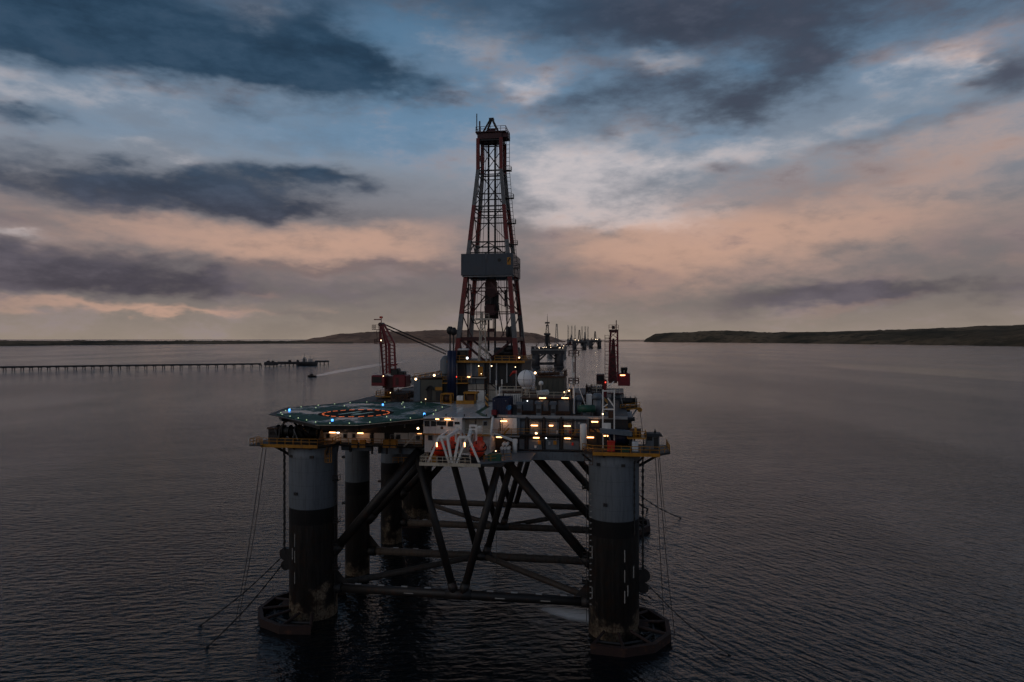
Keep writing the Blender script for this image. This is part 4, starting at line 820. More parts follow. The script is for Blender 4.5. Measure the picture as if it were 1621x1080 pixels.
# long low deck house, radome and the module behind it
dh = thing('deck_house', 'long low grey deck house with lit canopy and rails', 'deck house', (16, 6, 38.8))
xa, xb = Q(826, 640, 5)[0], Q(903, 640, 5)[0]; zt = Q(860, 631, 5)[2]
part(dh, 'wall', B(xa, xb, 5, 11, 38.8, zt), 'dark_steel')
for (a, c) in ((828, 844), (860, 868), (884, 901)): wall_panel(dh, a, c, 634, 652, 4.85, 'blue_grey')
wall_panel(dh, 859, 865.5, 638, 652, 4.9, 'black', 'door', .08)
part(dh, 'roof', B(xa-.3, xb+.2, 4.4, 11.2, zt, zt+.16), 'rusty_brown'); part(dh, 'guardrail', MB().rail([(xa, 4.5, zt+.16), (xb, 4.5, zt+.16)], 1.1, 1.5, .08), 'rail_cream')
for px in (859, 894.5): tube_lamp(dh, px, 630.2, 4.3, 1.25)
flood(dh, 835, 634.7, 4.7, .12, 'lamp_cool'); part(dh, 'skirting', B(xa, xb, 4.6, 4.84, 38.82, 39.4), 'rusty_brown')
wall_panel(dh, 798, 826, 624, 640, 12.0, 'white', 'rear_wall', 6)
for k in range(9): wall_panel(dh, 799 + k*3, 800 + k*3, 625, 639, 11.9, 'galv', 'corrugation', .09)
part(dh, 'upper_platform', B(Q(790, 620, 13)[0], Q(850, 620, 13)[0], 12.5, 18, Q(820, 621, 13)[2]-.2, Q(820, 621, 13)[2]), 'rusty_brown')
part(dh, 'guardrail', MB().rail([Q(791, 620.5, 12.6), Q(849, 620.5, 12.6)], 1.1, 1.4, .1), 'rail_cream')
wall_panel(dh, 792, 828, 617, 623, 17.0, 'cream', 'beam', .4)
ra = thing('radome', 'white ball-shaped satellite radome on a pedestal', 'radome', (*Q(833.3, 628, 9)[:2], zt + .16))
c = Q(833.3, 600, 9); rr = 14.4/FPX*(OY - c[0]*SA + 9*CA)
part(ra, 'pedestal', MB().tube((c[0], 9, zt+.16), (c[0], 9, c[2]-rr*.9), .36, n=12), 'cream', smooth=True); part(ra, 'base_ring', MB().tube((c[0], 9, c[2]-rr*1.02), (c[0], 9, c[2]-rr*.9), rr*.5, n=20), 'white')
prof = [(rr*math.cos(a), rr*math.sin(a)) for a in [R(-64 + 153*k/20) for k in range(21)]]
dome = part(ra, 'dome', MB().lathe((c[0], 9, c[2]), prof, 36), 'radome', smooth=True)
for k in range(6):
    sm = MB(); pr = None; a0 = R(k*60 + 20)
    for j in range(21):
        a = R(-64 + 153*j/20); p = Vector((c[0] + rr*1.004*math.cos(a)*math.cos(a0), 9 + rr*1.004*math.cos(a)*math.sin(a0), c[2] + rr*1.004*math.sin(a)))
        if pr: sm.tube(pr, p, .03, n=4, cap=False)
        pr = p
    part(dome, 'seam', sm, 'dark_steel')
sm = MB(); n_ = 36
for j in range(n_): sm.tube((c[0]+rr*1.004*math.cos(2*math.pi*j/n_), 9+rr*1.004*math.sin(2*math.pi*j/n_), c[2]-.1), (c[0]+rr*1.004*math.cos(2*math.pi*(j+1)/n_), 9+rr*1.004*math.sin(2*math.pi*(j+1)/n_), c[2]-.1), .03, n=4, cap=False)
part(dome, 'seam', sm, 'dark_steel')
gm = thing('pit_module', 'grey ribbed module with rusty railed roof behind the radome', 'module', (15.5, 24, ZD))
p, q = Q(847, 640, 19), Q(893, 598, 19); part(gm, 'wall', B(p[0], q[0], 19, 27, 38.8, q[2]), 'olive')
for k in range(6): part(gm, 'rib', B(p[0]+.1+k*(q[0]-p[0]-.35)/5, p[0]+.25+k*(q[0]-p[0]-.35)/5, 18.85, 19, 40, q[2]-.1), 'olive')
part(gm, 'roof', B(p[0]-.2, q[0]+.2, 18.7, 27.2, q[2], q[2]+.3), 'rusty_brown'); part(gm, 'guardrail', MB().rail([(p[0], 18.8, q[2]+.3), (q[0], 18.8, q[2]+.3), (q[0], 27, q[2]+.3)], 1.1, 1.1, .12), 'rusty_brown')
part(gm, 'roof_pipe', MB().tube((p[0]+.5, 19.6, q[2]+.7), (q[0]-1, 19.6, q[2]+.9), .32, n=8), 'rusty_brown'); part(gm, 'roof_duct', bevel_box(p[0]+1.2, p[0]+3.4, 20, 23, q[2]+.31, q[2]+1.2, .15), 'galv')
flood(gm, 847.3, 590.5, 18.5, .3)
ta = thing('white_tank', 'white rounded tank lying beside the radome pedestal', 'tank', (*Q(859, 626, 12)[:2], zt))
a, c = Q(850, 623.5, 11.6), Q(867, 621.5, 11.6); part(ta, 'shell', MB().tube(a, c, .62, n=14), 'white', smooth=True); part(ta, 'cap', MB().tube(c, (c[0]+.3, c[1], c[2]), .62, .25, n=14), 'white', smooth=True)
for f in (.25, .75):
    x = a[0]+(c[0]-a[0])*f; part(ta, 'saddle', B(x-.15, x+.15, 11.2, 12, Q(859, 631, 11.6)[2]-.3, a[2]-.4), 'galv')
sd_ = single('satellite_ball', 'small white dome antenna beyond the ball-shaped radome', 'antenna', MB().lathe(Q(856.5, 608, 17), [(.18, -1.6), (.2, -.3), (.5, -.2), (.55, .2), (.35, .55), (.1, .65)], 14), 'white', Q(856.5, 620, 17), smooth=True)
wsk = thing('windsock', 'bright red windsock flying in front of the drill floor', 'windsock', (*Q(803, 620, 20)[:2], 41))
c = Q(817, 589, 20); part(wsk, 'pole', MB().tube((c[0], 20, 41), (c[0], 20, c[2]+.3), .06, n=6), 'white')
e_ = Q(807.5, 595, 20); m_ = Q(812, 589.6, 20); part(wsk, 'sock', MB().loft([[(p_[0]+r_*math.cos(a)*.4, p_[1]+r_*math.cos(a), p_[2]+r_*math.sin(a)) for a in [2*math.pi*k/10 for k in range(10)]] for p_, r_ in ((c, .38), (m_, .3), (e_, .18))]), 'red_box', smooth=True)
an = thing('antenna_cluster', 'white whip antennas and lamps on a stand above blue container', 'antenna', (*Q(790, 628, 10)[:2], 40))
for (px, y0, y1, r_) in ((791, 613, 632, .16), (785.5, 602, 610, .14), (794.5, 601, 608, .14), (794.5, 606, 640, .06), (785.5, 608, 640, .06), (789, 624, 640, .22)): part(an, 'whip', MB().tube(Q(px, y1, 10), Q(px, y0, 10), r_, n=8), 'white')
part(an, 'bracket', B(Q(784, 626, 10)[0], Q(796, 626, 10)[0], 9.9, 10.1, Q(790, 628, 10)[2], Q(790, 627, 10)[2]), 'galv')
# thin lattice mast with two railed platforms
lm = thing('radio_mast', 'thin red and white lattice mast with two railed platforms', 'mast', (*Q(908.4, 643, 6)[:2], 38.8))
c = Q(908.4, 642, 6); ztm = Q(908, 556, 6)[2]; zm = Q(908, 607, 6)[2]
for (x, y) in ((-.28, -.28), (.28, -.28), (.28, .28), (-.28, .28)): part(lm, 'post', MB().bar((c[0]+x, 6+y, zm), (c[0]+x, 6+y, ztm), .17), 'white' if x < 0 else 'dark_red')
zz_ = zm; k = 0
while zz_ < ztm - .6:
    part(lm, 'lacing', MB().bar((c[0]-.28, 5.72, zz_), (c[0]+.28, 5.72, zz_+.7), .08).bar((c[0]+.28, 6.28, zz_), (c[0]-.28, 6.28, zz_+.7), .13).box(c[0]-.28, c[0]+.28, 5.7, 6.3, zz_, zz_+.07), 'dark_red' if (k//3) % 2 else 'white'); zz_ += .7; k += 1
part(lm, 'lower_post', MB().tube((c[0], 6, 38.8), (c[0], 6, zm), .22, n=10), 'white')
for z in (ztm-.9, zm):
    part(lm, 'platform', B(c[0]-.95, c[0]+.95, 5.1, 6.9, z-.1, z), 'rail_cream'); part(lm, 'guardrail', MB().rail([(c[0]-.93, 5.12, z), (c[0]+.93, 5.12, z), (c[0]+.93, 6.88, z), (c[0]-.93, 6.88, z)], 1.0, .9, .11, True), 'dark_red')
part(lm, 'top_antenna', MB().tube((c[0], 6, ztm), (c[0], 6, Q(908, 545, 6)[2]), .12, n=6), 'dark_steel')
for a, e_ in (((916, 608), (929.5, 645)), ((901, 609), (884.5, 640))): part(lm, 'stay', MB().bar((c[0] + (.7 if a[0] > 910 else -.7), 6, zm-.1), (*Q(*e_, 6)[:2], 39.6), .13), 'white')
part(lm, 'stay_foot', B(Q(883, 640, 6)[0]-.3, Q(883, 640, 6)[0]+.35, 5.7, 6.3, 38.8, 40.2), 'white')
for (px, py) in ((893.5, 621), (901, 618.5)): flood(lm, px, py, 6, .16)
o = thing('compressor', 'rusty brown compressor under the mast stay', 'machine', (*Q(899, 640, 9)[:2], ZD)); a, c = Q(893, 632, 11.4), Q(912, 617, 11.4)
part(o, 'body', bevel_box(a[0], c[0], 11.4, 14, 38.8, c[2]-.6, .15), 'rusty_brown'); part(o, 'cylinder', MB().tube((a[0]+.3, 12, c[2]-.4), (c[0]-.3, 12, c[2]-.3), .5, n=10), 'rusty_brown', smooth=True)
gt = thing('green_tank', 'dark green horizontal tank at the deck edge', 'tank', (*Q(928, 655, 2.5)[:2], 38.8)); a, c = Q(916, 647, 2.6), Q(941, 648.5, 2.6)
part(gt, 'shell', MB().tube((a[0], 2.6, a[2]), (c[0], 2.6, a[2]), .72, n=18), 'green', smooth=True)
for s_, x in ((-1, a[0]), (1, c[0])): part(gt, 'dished_end', MB().tube((x, 2.6, a[2]), (x+s_*.25, 2.6, a[2]), .72, .35, n=18), 'green', smooth=True)
for f in (.2, .8): x = a[0]+(c[0]-a[0])*f; part(gt, 'saddle', B(x-.15, x+.15, 2, 3.2, 38.8, a[2]-.5), 'dark_steel')
for k, (px, y0, y1, w, lab, v) in enumerate(((916, 626, 642, 12, 'small blue-grey mushroom ventilator beside thin lattice mast', 7), (945, 623, 656, 16, 'large blue-grey mushroom ventilator beside the white frame', 4.5))):
    c = Q(px, y0, v); r_ = w/2/FPX*(OY + v)
    o = thing('ventilator', lab, 'vent', (c[0], v, 38.8), 'round ventilators'); part(o, 'trunk', MB().tube((c[0], v, 38.8), (c[0], v, c[2]-.9), r_*.72, n=16), 'hull_grey', smooth=True)
    part(o, 'cap', MB().lathe((c[0], v, c[2]-1.1), [(r_*.9, 0), (r_, .2), (r_, .75), (r_*.6, 1.1)], 18), 'blue_grey', smooth=True)
single('white_cabinet', 'white cabinet between the two round ventilators', 'cabinet', bevel_box(Q(928, 630, 8)[0], Q(936.5, 630, 8)[0], 8, 9.5, 38.8, Q(930, 624.5, 8)[2], .08), 'white', (*Q(932, 640, 8)[:2], 38.8))
o = thing('access_tower', 'small dark railed access tower below the dark crane cab', 'tower', (*Q(944, 622, 12)[:2], ZD)); a, c = Q(936, 621, 12), Q(953, 609, 12)
for x in (a[0], c[0]):
    for y in (12, 14): part(o, 'post', MB().bar((x, y, 38.8), (x, y, c[2]), .14), 'dark_steel')
part(o, 'floor', B(a[0]-.1, c[0]+.1, 11.9, 14.1, a[2]-.1, a[2]), 'dark_steel'); part(o, 'guardrail', MB().rail([(a[0], 12, a[2]), (c[0], 12, a[2])], c[2]-a[2], .9, .1), 'rail_cream')
# white portal frame by the starboard crane
wf = thing('post_gantry', 'white braced post gantry standing on the column platform', 'gantry', (*Q(963, 680, -1)[:2], 33.45)); VW = -1.0
for px, y0, y1 in ((954.3, 617, 670), (972.4, 617, 684)): a, c = Q(px, y1, VW), Q(px, y0, VW); part(wf, 'post', MB().bar((a[0], VW, 33.45), c, .24), 'white')
for (a, c) in (((954, 648), (973, 648)), ((972, 644), (962, 630)), ((954.5, 619), (973, 619)), ((963, 612), (972, 604)), ((954.5, 645), (962, 640))): part(wf, 'crossbar', MB().bar(Q(*a, VW), Q(*c, VW), .2), 'white')
wall_panel(wf, 953, 967, 670, 681, VW-.1, 'white', 'panel', .2); flood(wf, 954.2, 655.5, VW-.2, .16); wall_panel(wf, 957, 962, 629, 652, VW+.4, 'hazard', 'gate', .15); wall_panel(wf, 963, 971, 651, 662, VW+.6, 'rusty_brown', 'machine_box', 1.5)

# ------------------------------------------------------------------ cranes
def crane_house(o, x0, x1, v0, v1, z0, z1, mat): return part(o, 'machinery_house', bevel_box(x0, x1, v0, v1, z0, z1, .2), mat)
cr1 = thing('deck_crane', 'dark red pedestal crane with bent lattice frame behind helideck', 'crane', (*Q(616, 640, 35)[:2], ZD)); VC = 35.0
cu1 = Q(616, 600, VC)[0]; Zp = Q(616, 626, VC)[2]
part(cr1, 'pedestal', MB().lathe((cu1, VC, ZD-.4), [(1.6, 0), (1.6, .8), (2.6, Zp-ZD+.2)], 18), 'olive', smooth=True); part(cr1, 'slew_ring', MB().tube((cu1, VC, Zp), (cu1, VC, Q(616, 611, VC)[2]), 1.15, n=16), 'dark_red', smooth=True)
part(cr1, 'platform', MB().lathe((cu1, VC, Zp-.2), [(3.3, 0), (3.3, .2)], 16), 'yellow'); part(cr1, 'guardrail', MB().rail([(cu1+3.2*math.cos(2*math.pi*k/12), VC+3.2*math.sin(2*math.pi*k/12), Zp) for k in range(12)], 1.1, 1.6, .09, True), 'yellow')
for a, c in (((596, 628), (608, 639)), ((632, 629), (622, 638))): part(cr1, 'knee', MB().bar(Q(*a, VC-1.5), (cu1 + (-.9 if a[0] < 610 else .9), VC-1, ZD), .2), 'dark_steel')
for (a, c, y0, y1, dv0, dv1, mt) in ((587.4, 609, 594.4, 611, -2.5, .5, 'red'), (621.5, 642, 594, 613, -2.2, 2.2, 'red'), (605, 625, 596, 614, -1.2, 2.5, 'dark_red')):
    p, q = Q(a, y1, VC+dv0), Q(c, y0, VC+dv0); crane_house(cr1, p[0], q[0], VC+dv0, VC+dv1, p[2], q[2], mt)
wall_panel(cr1, 589, 604, 597, 606, VC-2.56, 'glass', 'cab_window', .08); wall_panel(cr1, 626, 631, 598, 610, VC-2.26, 'dark_red', 'door', .08)
for (a, c, y0, y1) in ((620, 632, 583.5, 594), (632, 641, 588, 594)): p, q = Q(a, y1, VC), Q(c, y0, VC); part(cr1, 'engine', bevel_box(p[0], q[0], VC-1, VC+1.5, p[2], q[2], .2), 'black')
FRL = [((607, 594), (603, 545), (602, 513)), ((617, 592), (616, 545), (604.5, 515)), ((626, 584), (624, 543), (607.5, 513)), ((612, 592), (611, 545), (603.5, 513))]
for k, chn in enumerate(FRL):
    vv = VC + (-.9 if k in (0, 1, 2) else .9); pts = [Q(x, y, vv) for x, y in chn]
    for a, c in zip(pts, pts[1:]): part(cr1, 'frame_leg', MB().bar(a, c, .42 if k != 1 else .55), 'red')
def lerp(a, c, f): return tuple(a[i] + (c[i]-a[i])*f for i in range(3))
for k in range(8):
    f = k/8
    a0, c0 = lerp(Q(607, 594, VC-.9), Q(603, 545, VC-.9), f), lerp(Q(617, 592, VC-.9), Q(616, 545, VC-.9), min(1, f+.12)); part(cr1, 'lacing', MB().bar(a0, c0, .16), 'red')
    a0, c0 = lerp(Q(626, 584, VC-.9), Q(624, 543, VC-.9), f), lerp(Q(617, 592, VC-.9), Q(616, 545, VC-.9), min(1, f+.12)); part(cr1, 'lacing', MB().bar(a0, c0, .2), 'red')
for k in range(4): part(cr1, 'lacing', MB().bar(lerp(Q(603, 545, VC-.9), Q(602, 513, VC-.9), k/4), lerp(Q(624, 543, VC-.9), Q(607, 513, VC-.9), (k+.6)/4), .16), 'red')
part(cr1, 'frame_tie', MB().bar(Q(612, 578, VC-.9), Q(629, 577, VC-.9), .4), 'red'); part(cr1, 'head_sheave', MB().tube((*Q(604, 514, VC)[:1], VC-1.2, Q(604, 514, VC)[2]), (Q(604, 514, VC)[0], VC+1.2, Q(604, 514, VC)[2]), .5, n=12), 'dark_red')
for (a, c, yf, yt) in ((590.5, 601, 521.5, 515), (594, 606, 544, 536)):
    p, q = Q(a, yf, VC-.5), Q(c, yf, VC-.5); part(cr1, 'access_platform', B(p[0], q[0], VC-1.2, VC+.6, p[2]-.12, p[2]), 'dark_red'); part(cr1, 'guardrail', MB().rail([(q[0], VC-1.15, p[2]), (p[0], VC-1.15, p[2]), (p[0], VC+.5, p[2])], 1.05, .7, .09), 'dark_red')
part(cr1, 'mast_head', MB().bar(Q(603.5, 512, VC), Q(603.5, 503, VC), .16), 'red'); part(cr1, 'head_bar', MB().bar(Q(592, 506, VC), Q(604, 506, VC), .24), 'red'); part(cr1, 'beacon', bevel_box(Q(601, 504, VC)[0], Q(605.5, 504, VC)[0], VC-.3, VC+.3, Q(603, 504, VC)[2], Q(603, 501, VC)[2], .08), 'red_box')
part(cr1, 'ladder', MB().ladder(Q(603.5, 592, VC-1.4), Q(603, 545, VC-1.4), (1, 0, 0), .62, .85, .08).ladder(Q(599, 541, VC-1.2), Q(598, 523, VC-1.2), (1, 0, 0), .6, .8, .08), 'dark_red')
flood(cr1, 603.4, 539, VC-1.2, .16); flood(cr1, 607, 595.5, VC-2.6, .12); flood(cr1, 619, 622, VC-3.2, .2); flood(cr1, 636, 620.5, VC-3, .2)
b0, b1 = Vector(Q(640, 604, VC)), Vector(Q(708, 588, 50))       # lattice boom lowered into its rest beyond the modules
for du, dz in ((0, .7), (0, -.7)):
    for dv_ in (-.7, .7): part(cr1, 'boom_chord', MB().bar(b0 + Vector((0, dv_, dz)), b1 + Vector((0, dv_*.6, dz*.6)), .2), 'dark_red')
for k in range(14):
    p, q = b0.lerp(b1, k/14), b0.lerp(b1, (k+1)/14); s_ = 1 if k % 2 else -1; part(cr1, 'boom_lacing', MB().bar(p + Vector((0, -.7, .68*s_)), q + Vector((0, -.68, -.66*s_)), .13).bar(p + Vector((0, .7, .68*s_)), q + Vector((0, .68, -.66*s_)), .13), 'dark_red')
for a, c in (((606, 512), (707.5, 556)), ((607, 513.5), (707.5, 557.6)), ((612, 519.5), (706, 560)), ((613, 521), (706, 561.5))): part(cr1, 'pendant_wire', MB().tube(Q(*a, VC), Q(*c, 44), .085, n=5), 'cable')
part(cr1, 'boom_sign', B(Q(651, 604, VC-.9)[0], Q(655, 604, VC-.9)[0], VC-1.0, VC-.9, Q(652, 609, VC)[2], Q(652, 600, VC)[2]), 'galv'); part(cr1, 'jib_beam', MB().bar(Q(636, 615.5, VC-2), Q(655, 613, VC-2), .16), 'dark_steel')

cr2 = thing('deck_crane', 'red pedestal crane seen end-on on the starboard side', 'crane', (*Q(976, 660, 42)[:2], ZD)); V2 = 42.0
p, q = Q(977, 655, V2), Q(977, 622, V2); part(cr2, 'pedestal', MB().tube((p[0], V2, 38.8), (p[0], V2, q[2]), 1.5, n=20), 'hull_grey', smooth=True)
a, c = Q(962, 621, V2), Q(987, 621, V2); part(cr2, 'platform', B(a[0], c[0], V2-2.6, V2+2.6, a[2]-.25, a[2]), 'dark_red'); part(cr2, 'guardrail', MB().rail([(a[0], V2-2.5, a[2]), (c[0], V2-2.5, a[2])], 1.1, .9, .09), 'rail_cream')
part(cr2, 'knee', MB().bar((c[0]-.2, V2-2, a[2]-.2), (p[0]+1.2, V2-1, a[2]-2.2), .25), 'rail_cream')
def pr_(px, py, v): return Q(px, py, v)
part(cr2, 'boom', MB().loft([[Q(x0, y, V2-1+dv_)[0:1] + (V2-1+dv_, Q(x0, y, V2)[2]) for x0, dv_ in ((xl, -.6), (xr, -.6), (xr, .6), (xl, .6))] for xl, xr, y in ((963.5, 977, 606), (965.5, 975.5, 580), (968.6, 973.4, 540), (969.5, 972.5, 536))]), 'dark_red')
for k in range(7):
    y0, y1 = 602 - k*11, 591 - k*11
    part(cr2, 'lacing', MB().bar(Q(964.2, y0, V2-1.9), Q(977.3, y1, V2-1.9), .14).bar(Q(977.3, y0, V2-1.9), Q(964.6, y1, V2-1.9), .14), 'red')
for a, c in (((963.5, 604), (966.3, 523)), ((977.6, 604), (977, 523))): part(cr2, 'frame_leg', MB().bar(Q(*a, V2-1.8), Q(*c, V2-1.8), .3), 'red'); part(cr2, 'frame_leg', MB().bar(Q(a[0]+1, a[1], V2+2), Q(c[0]+1, c[1], V2+2), .3), 'dark_red')
for y in (526, 547, 565): part(cr2, 'frame_tie', MB().bar(Q(965.5, y, V2-1.8), Q(977.3, y, V2-1.8), .26), 'red')
a, c = Q(964, 525, V2), Q(979, 522, V2); part(cr2, 'head_platform', B(a[0], c[0], V2-2.2, V2+2.2, a[2], c[2]), 'dark_red'); part(cr2, 'guardrail', MB().rail([(a[0], V2-2.1, c[2]), (c[0], V2-2.1, c[2])], 1.1, .7, .09), 'red')
a, c = Q(968.5, 521, V2), Q(973.3, 516, V2); part(cr2, 'winch_box', bevel_box(a[0], c[0], V2-1, V2+1, a[2], c[2], .1), 'black'); part(cr2, 'antenna', MB().bar(Q(975.6, 524, V2-1.9), Q(975.6, 507, V2-1.9), .2), 'dark_red')
ld = MB().ladder(Q(961, 602, V2-1.8), Q(961, 531, V2-1.8), (1, 0, 0), .95, .75, .09)
for y in (601, 545): ld.bar(Q(957.6, y, V2-2.2), Q(957.6, y-15, V2-2.2), .1)
for k in range(10): ld.bar(Q(957.6, 598-k*7, V2-2.4), Q(964.5, 598-k*7, V2-2.4), .08)
ld.bar(Q(957.6, 600, V2-2.4), Q(957.6, 530, V2-2.4), .08); part(cr2, 'ladder', ld, 'dark_red')
for (a, c, y0, y1, mt, nm) in ((978.5, 997.6, 591.5, 611, 'red', 'machinery_house'), (944, 956.5, 593, 609.5, 'dark_red', 'operator_cab'), (955.3, 960.6, 601, 629, 'red', 'hydraulic_ram')):
    p, q = Q(a, y1, V2-2), Q(c, y0, V2-2); part(cr2, nm, bevel_box(p[0], q[0], V2-2, V2+2 if nm != 'hydraulic_ram' else V2-1.3, p[2], q[2], .15), mt)
wall_panel(cr2, 945.5, 955, 595, 603, V2-2.06, 'glass', 'cab_window', .05); tube_lamp(cr2, 985.7, 594.2, V2-2.02, 1.15); flood(cr2, 958.5, 605.5, V2-2.1, .14, 'lamp_red')
for px in (985.5, 990.5): c = Q(px, 591.5, V2); part(cr2, 'exhaust', MB().lathe((c[0], V2, c[2]), [(.35, 0), (.35, .8), (.5, 1.0), (.4, 1.5)], 12), 'black', smooth=True)

# ------------------------------------------------------------------ machinery on the column platforms
def winch(lab, u, v, w, zb, r, mat='black', grp='anchor winches'):
    o = thing('anchor_winch', lab, 'winch', (u, v, zb), grp)
    part(o, 'bed', B(u-w/2, u+w/2, v-1.4, v+1.4, zb, zb+.35), 'dark_steel')
    part(o, 'drum', MB().tube((u-w*.4, v, zb+r+.3), (u+w*.4, v, zb+r+.3), r*.72, n=18), mat, smooth=True)
    for s_ in (-.42, -.14, .14, .42): part(o, 'flange', MB().tube((u+w*s_-.08, v, zb+r+.3), (u+w*s_+.08, v, zb+r+.3), r, n=20), mat)
    for s_ in (-.5, .5): part(o, 'side_frame', MB().add([(u+w*s_-.1, v-1.2, zb+.3), (u+w*s_+.1, v-1.2, zb+.3), (u+w*s_+.1, v+1.2, zb+.3), (u+w*s_-.1, v+1.2, zb+.3), (u+w*s_-.1, v-.3, zb+2*r), (u+w*s_+.1, v-.3, zb+2*r), (u+w*s_+.1, v+.3, zb+2*r), (u+w*s_-.1, v+.3, zb+2*r)],
             [(0,3,2,1),(4,5,6,7),(0,1,5,4),(1,2,6,5),(2,3,7,6),(3,0,4,7)]), 'dark_steel')
    part(o, 'motor', MB().tube((u+w*.1, v+1.1, zb+1.0), (u+w*.45, v+1.1, zb+1.0), .55, n=12), 'dark_steel', smooth=True); part(o, 'brake_lever', MB().bar((u-w*.3, v-1.2, zb+.4), (u-w*.42, v-1.7, zb+2.6), .16), 'galv'); return o
winch('black anchor winch on the column platform below the helideck, inner one', Q(488, 690, -1.5)[0], -1.5, 5.2, 33.45, 1.45)
winch('black anchor winch on the column platform below the helideck, outer one', Q(455, 690, .5)[0], .5, 4.6, 33.45, 1.3)
winch('dark anchor winch on the column platform behind the red locker', Q(982, 700, 0)[0], 0.3, 5.0, 33.45, 1.5, 'navy')
winch('black winch high above the deck edge beyond the white gantry', Q(994, 640, 20)[0], 20, 3.6, Q(994, 645, 20)[2], 1.0)
o = thing('winch_booth', 'small dark control booth at the outer end of platform', 'booth', (*Q(430, 698, -1)[:2], 33.45)); a, c = Q(424.5, 698, -1), Q(438, 677, -1)
part(o, 'wall', B(a[0], c[0], -1, 1.4, 33.45, c[2]-.3), 'dark_steel'); part(o, 'roof', bevel_box(a[0]-.25, c[0]+.25, -1.25, 1.65, c[2]-.29, c[2], .08), 'rusty_brown'); part(o, 'window_pane', B(a[0]+.25, c[0]-.25, -1.06, -1.0, c[2]-1.4, c[2]-.6), 'glass')
o = thing('pivot_arm', 'dark crane arm leaning up beside the winch booth', 'crane', (*Q(445, 690, -3)[:2], 33.45))
part(o, 'mast', MB().bar((*Q(440, 690, -3)[:2], 33.45), Q(444, 677, -3), .3), 'dark_steel'); part(o, 'jib', MB().bar(Q(441, 682, -3), Q(452.5, 665.5, -3), .34), 'dark_steel'); part(o, 'hoist', bevel_box(Q(449, 668, -3)[0], Q(453.5, 668, -3)[0], -3.3, -2.7, Q(450, 669, -3)[2], Q(450, 664.5, -3)[2], .08), 'dark_steel')
fp = part(hull, 'side_platform', B(-UC-9.9, -UC-7.3, -6.2, -3.6, 33.1, 33.3), 'dark_steel'); part(hull, 'guardrail', MB().rail([(-UC-7.3, -6.1, 33.3), (-UC-9.8, -6.1, 33.3), (-UC-9.8, -3.7, 33.3)], 1.15, 1.1, .1), 'yellow')
# starboard
def bx(name, lab, cat, px0, px1, y0, y1, v, dep, mat, zb=None, grp=None):
    p, q = Q(px0, y1, v), Q(px1, y0, v); zb = p[2] if zb is None else zb
    o = thing(name, lab, cat, ((p[0]+q[0])/2, v+dep/2, zb), grp); part(o, 'body', bevel_box(p[0], q[0], v, v+dep, zb, q[2], .07), mat); return o, p[0], q[0], zb, q[2]
o, x0, x1, z0, z1 = bx('red_locker', 'bright red locker standing on the starboard column platform', 'locker', 961.5, 973.5, 700.5, 716, -4.6, 1.6, 'red_box', 33.46); part(o, 'door_seam', B((x0+x1)/2-.02, (x0+x1)/2+.02, -4.63, -4.6, z0+.1, z1-.15), 'dark_red'); part(o, 'lid', bevel_box(x0-.06, x1+.06, -4.68, -2.95, z1, z1+.1, .03), 'red_box')
o, x0, x1, z0, z1 = bx('green_locker', 'low green locker beside the bright red locker', 'locker', 984.5, 996, 712, 719, -4.8, 1.2, 'green', 33.46); part(o, 'lid', bevel_box(x0-.05, x1+.05, -4.86, -3.55, z1, z1+.1, .03), 'green')
o, x0, x1, z0, z1 = bx('white_cabinet', 'pale grey cabinet beside the railings near the control cabin', 'cabinet', 1000.5, 1010.5, 700, 713.5, -3.8, 1.2, 'plank', 33.46); part(o, 'door', B(x0+.1, x1-.1, -3.84, -3.8, z0+.2, z1-.15), 'plank')
o = thing('gangway', 'blue-grey sloping gangway roof over the winch platform', 'gangway', (*Q(975, 690, -2.4)[:2], 36)); p0, p1, p2, p3 = Q(949.5, 679.5, -2.6), Q(1001, 683.5, -2.6), Q(1001, 691, -2.6), Q(949.5, 686, -2.6)
part(o, 'panel', MB().loft([[(p0[0], y, p0[2]), (p1[0], y, p1[2]), (p2[0], y, p2[2]), (p3[0], y, p3[2])] for y in (-2.6, -.9)]), 'blue_grey')
for px in (953, 998): c = Q(px, 688, -2); part(o, 'post', MB().bar((c[0], -1.8, 33.45), (c[0], -1.8, c[2]), .2), 'dark_steel')
o = thing('windlass_platform', 'yellow railed upper platform with rusty windlass near the control cabin', 'platform', (*Q(1008, 695, -2)[:2], 33.45)); a, c = Q(993, 693, -2.5), Q(1023, 693, -2.5)
part(o, 'floor', B(a[0], c[0], -2.5, 1.5, a[2]-.25, a[2]), 'yellow'); part(o, 'guardrail', MB().rail([(a[0], -2.4, a[2]), (c[0], -2.4, a[2]), (c[0], 1.4, a[2])], 1.1, 1.0, .09), 'yellow')
for x in (a[0]+.5, c[0]-.4): part(o, 'post', MB().bar((x, -2, 33.45), (x, -2, a[2]-.2), .24), 'dark_steel')
c = Q(1006, 685, -1); part(o, 'windlass', MB().tube((c[0]-1, -1, c[2]), (c[0]+1, -1, c[2]), .75, n=14), 'rusty_brown', smooth=True); part(o, 'chain_wheel', MB().tube((c[0]-.2, -1.2, c[2]), (c[0]+.2, -1.2, c[2]), 1.0, n=16), 'yellow')
o = thing('control_cabin', 'grey control cabin with dark overhanging roof at platform end', 'cabin', (*Q(1034, 712, -1)[:2], 33.45)); a, c = Q(1023, 712, -1), Q(1044, 691, -1)
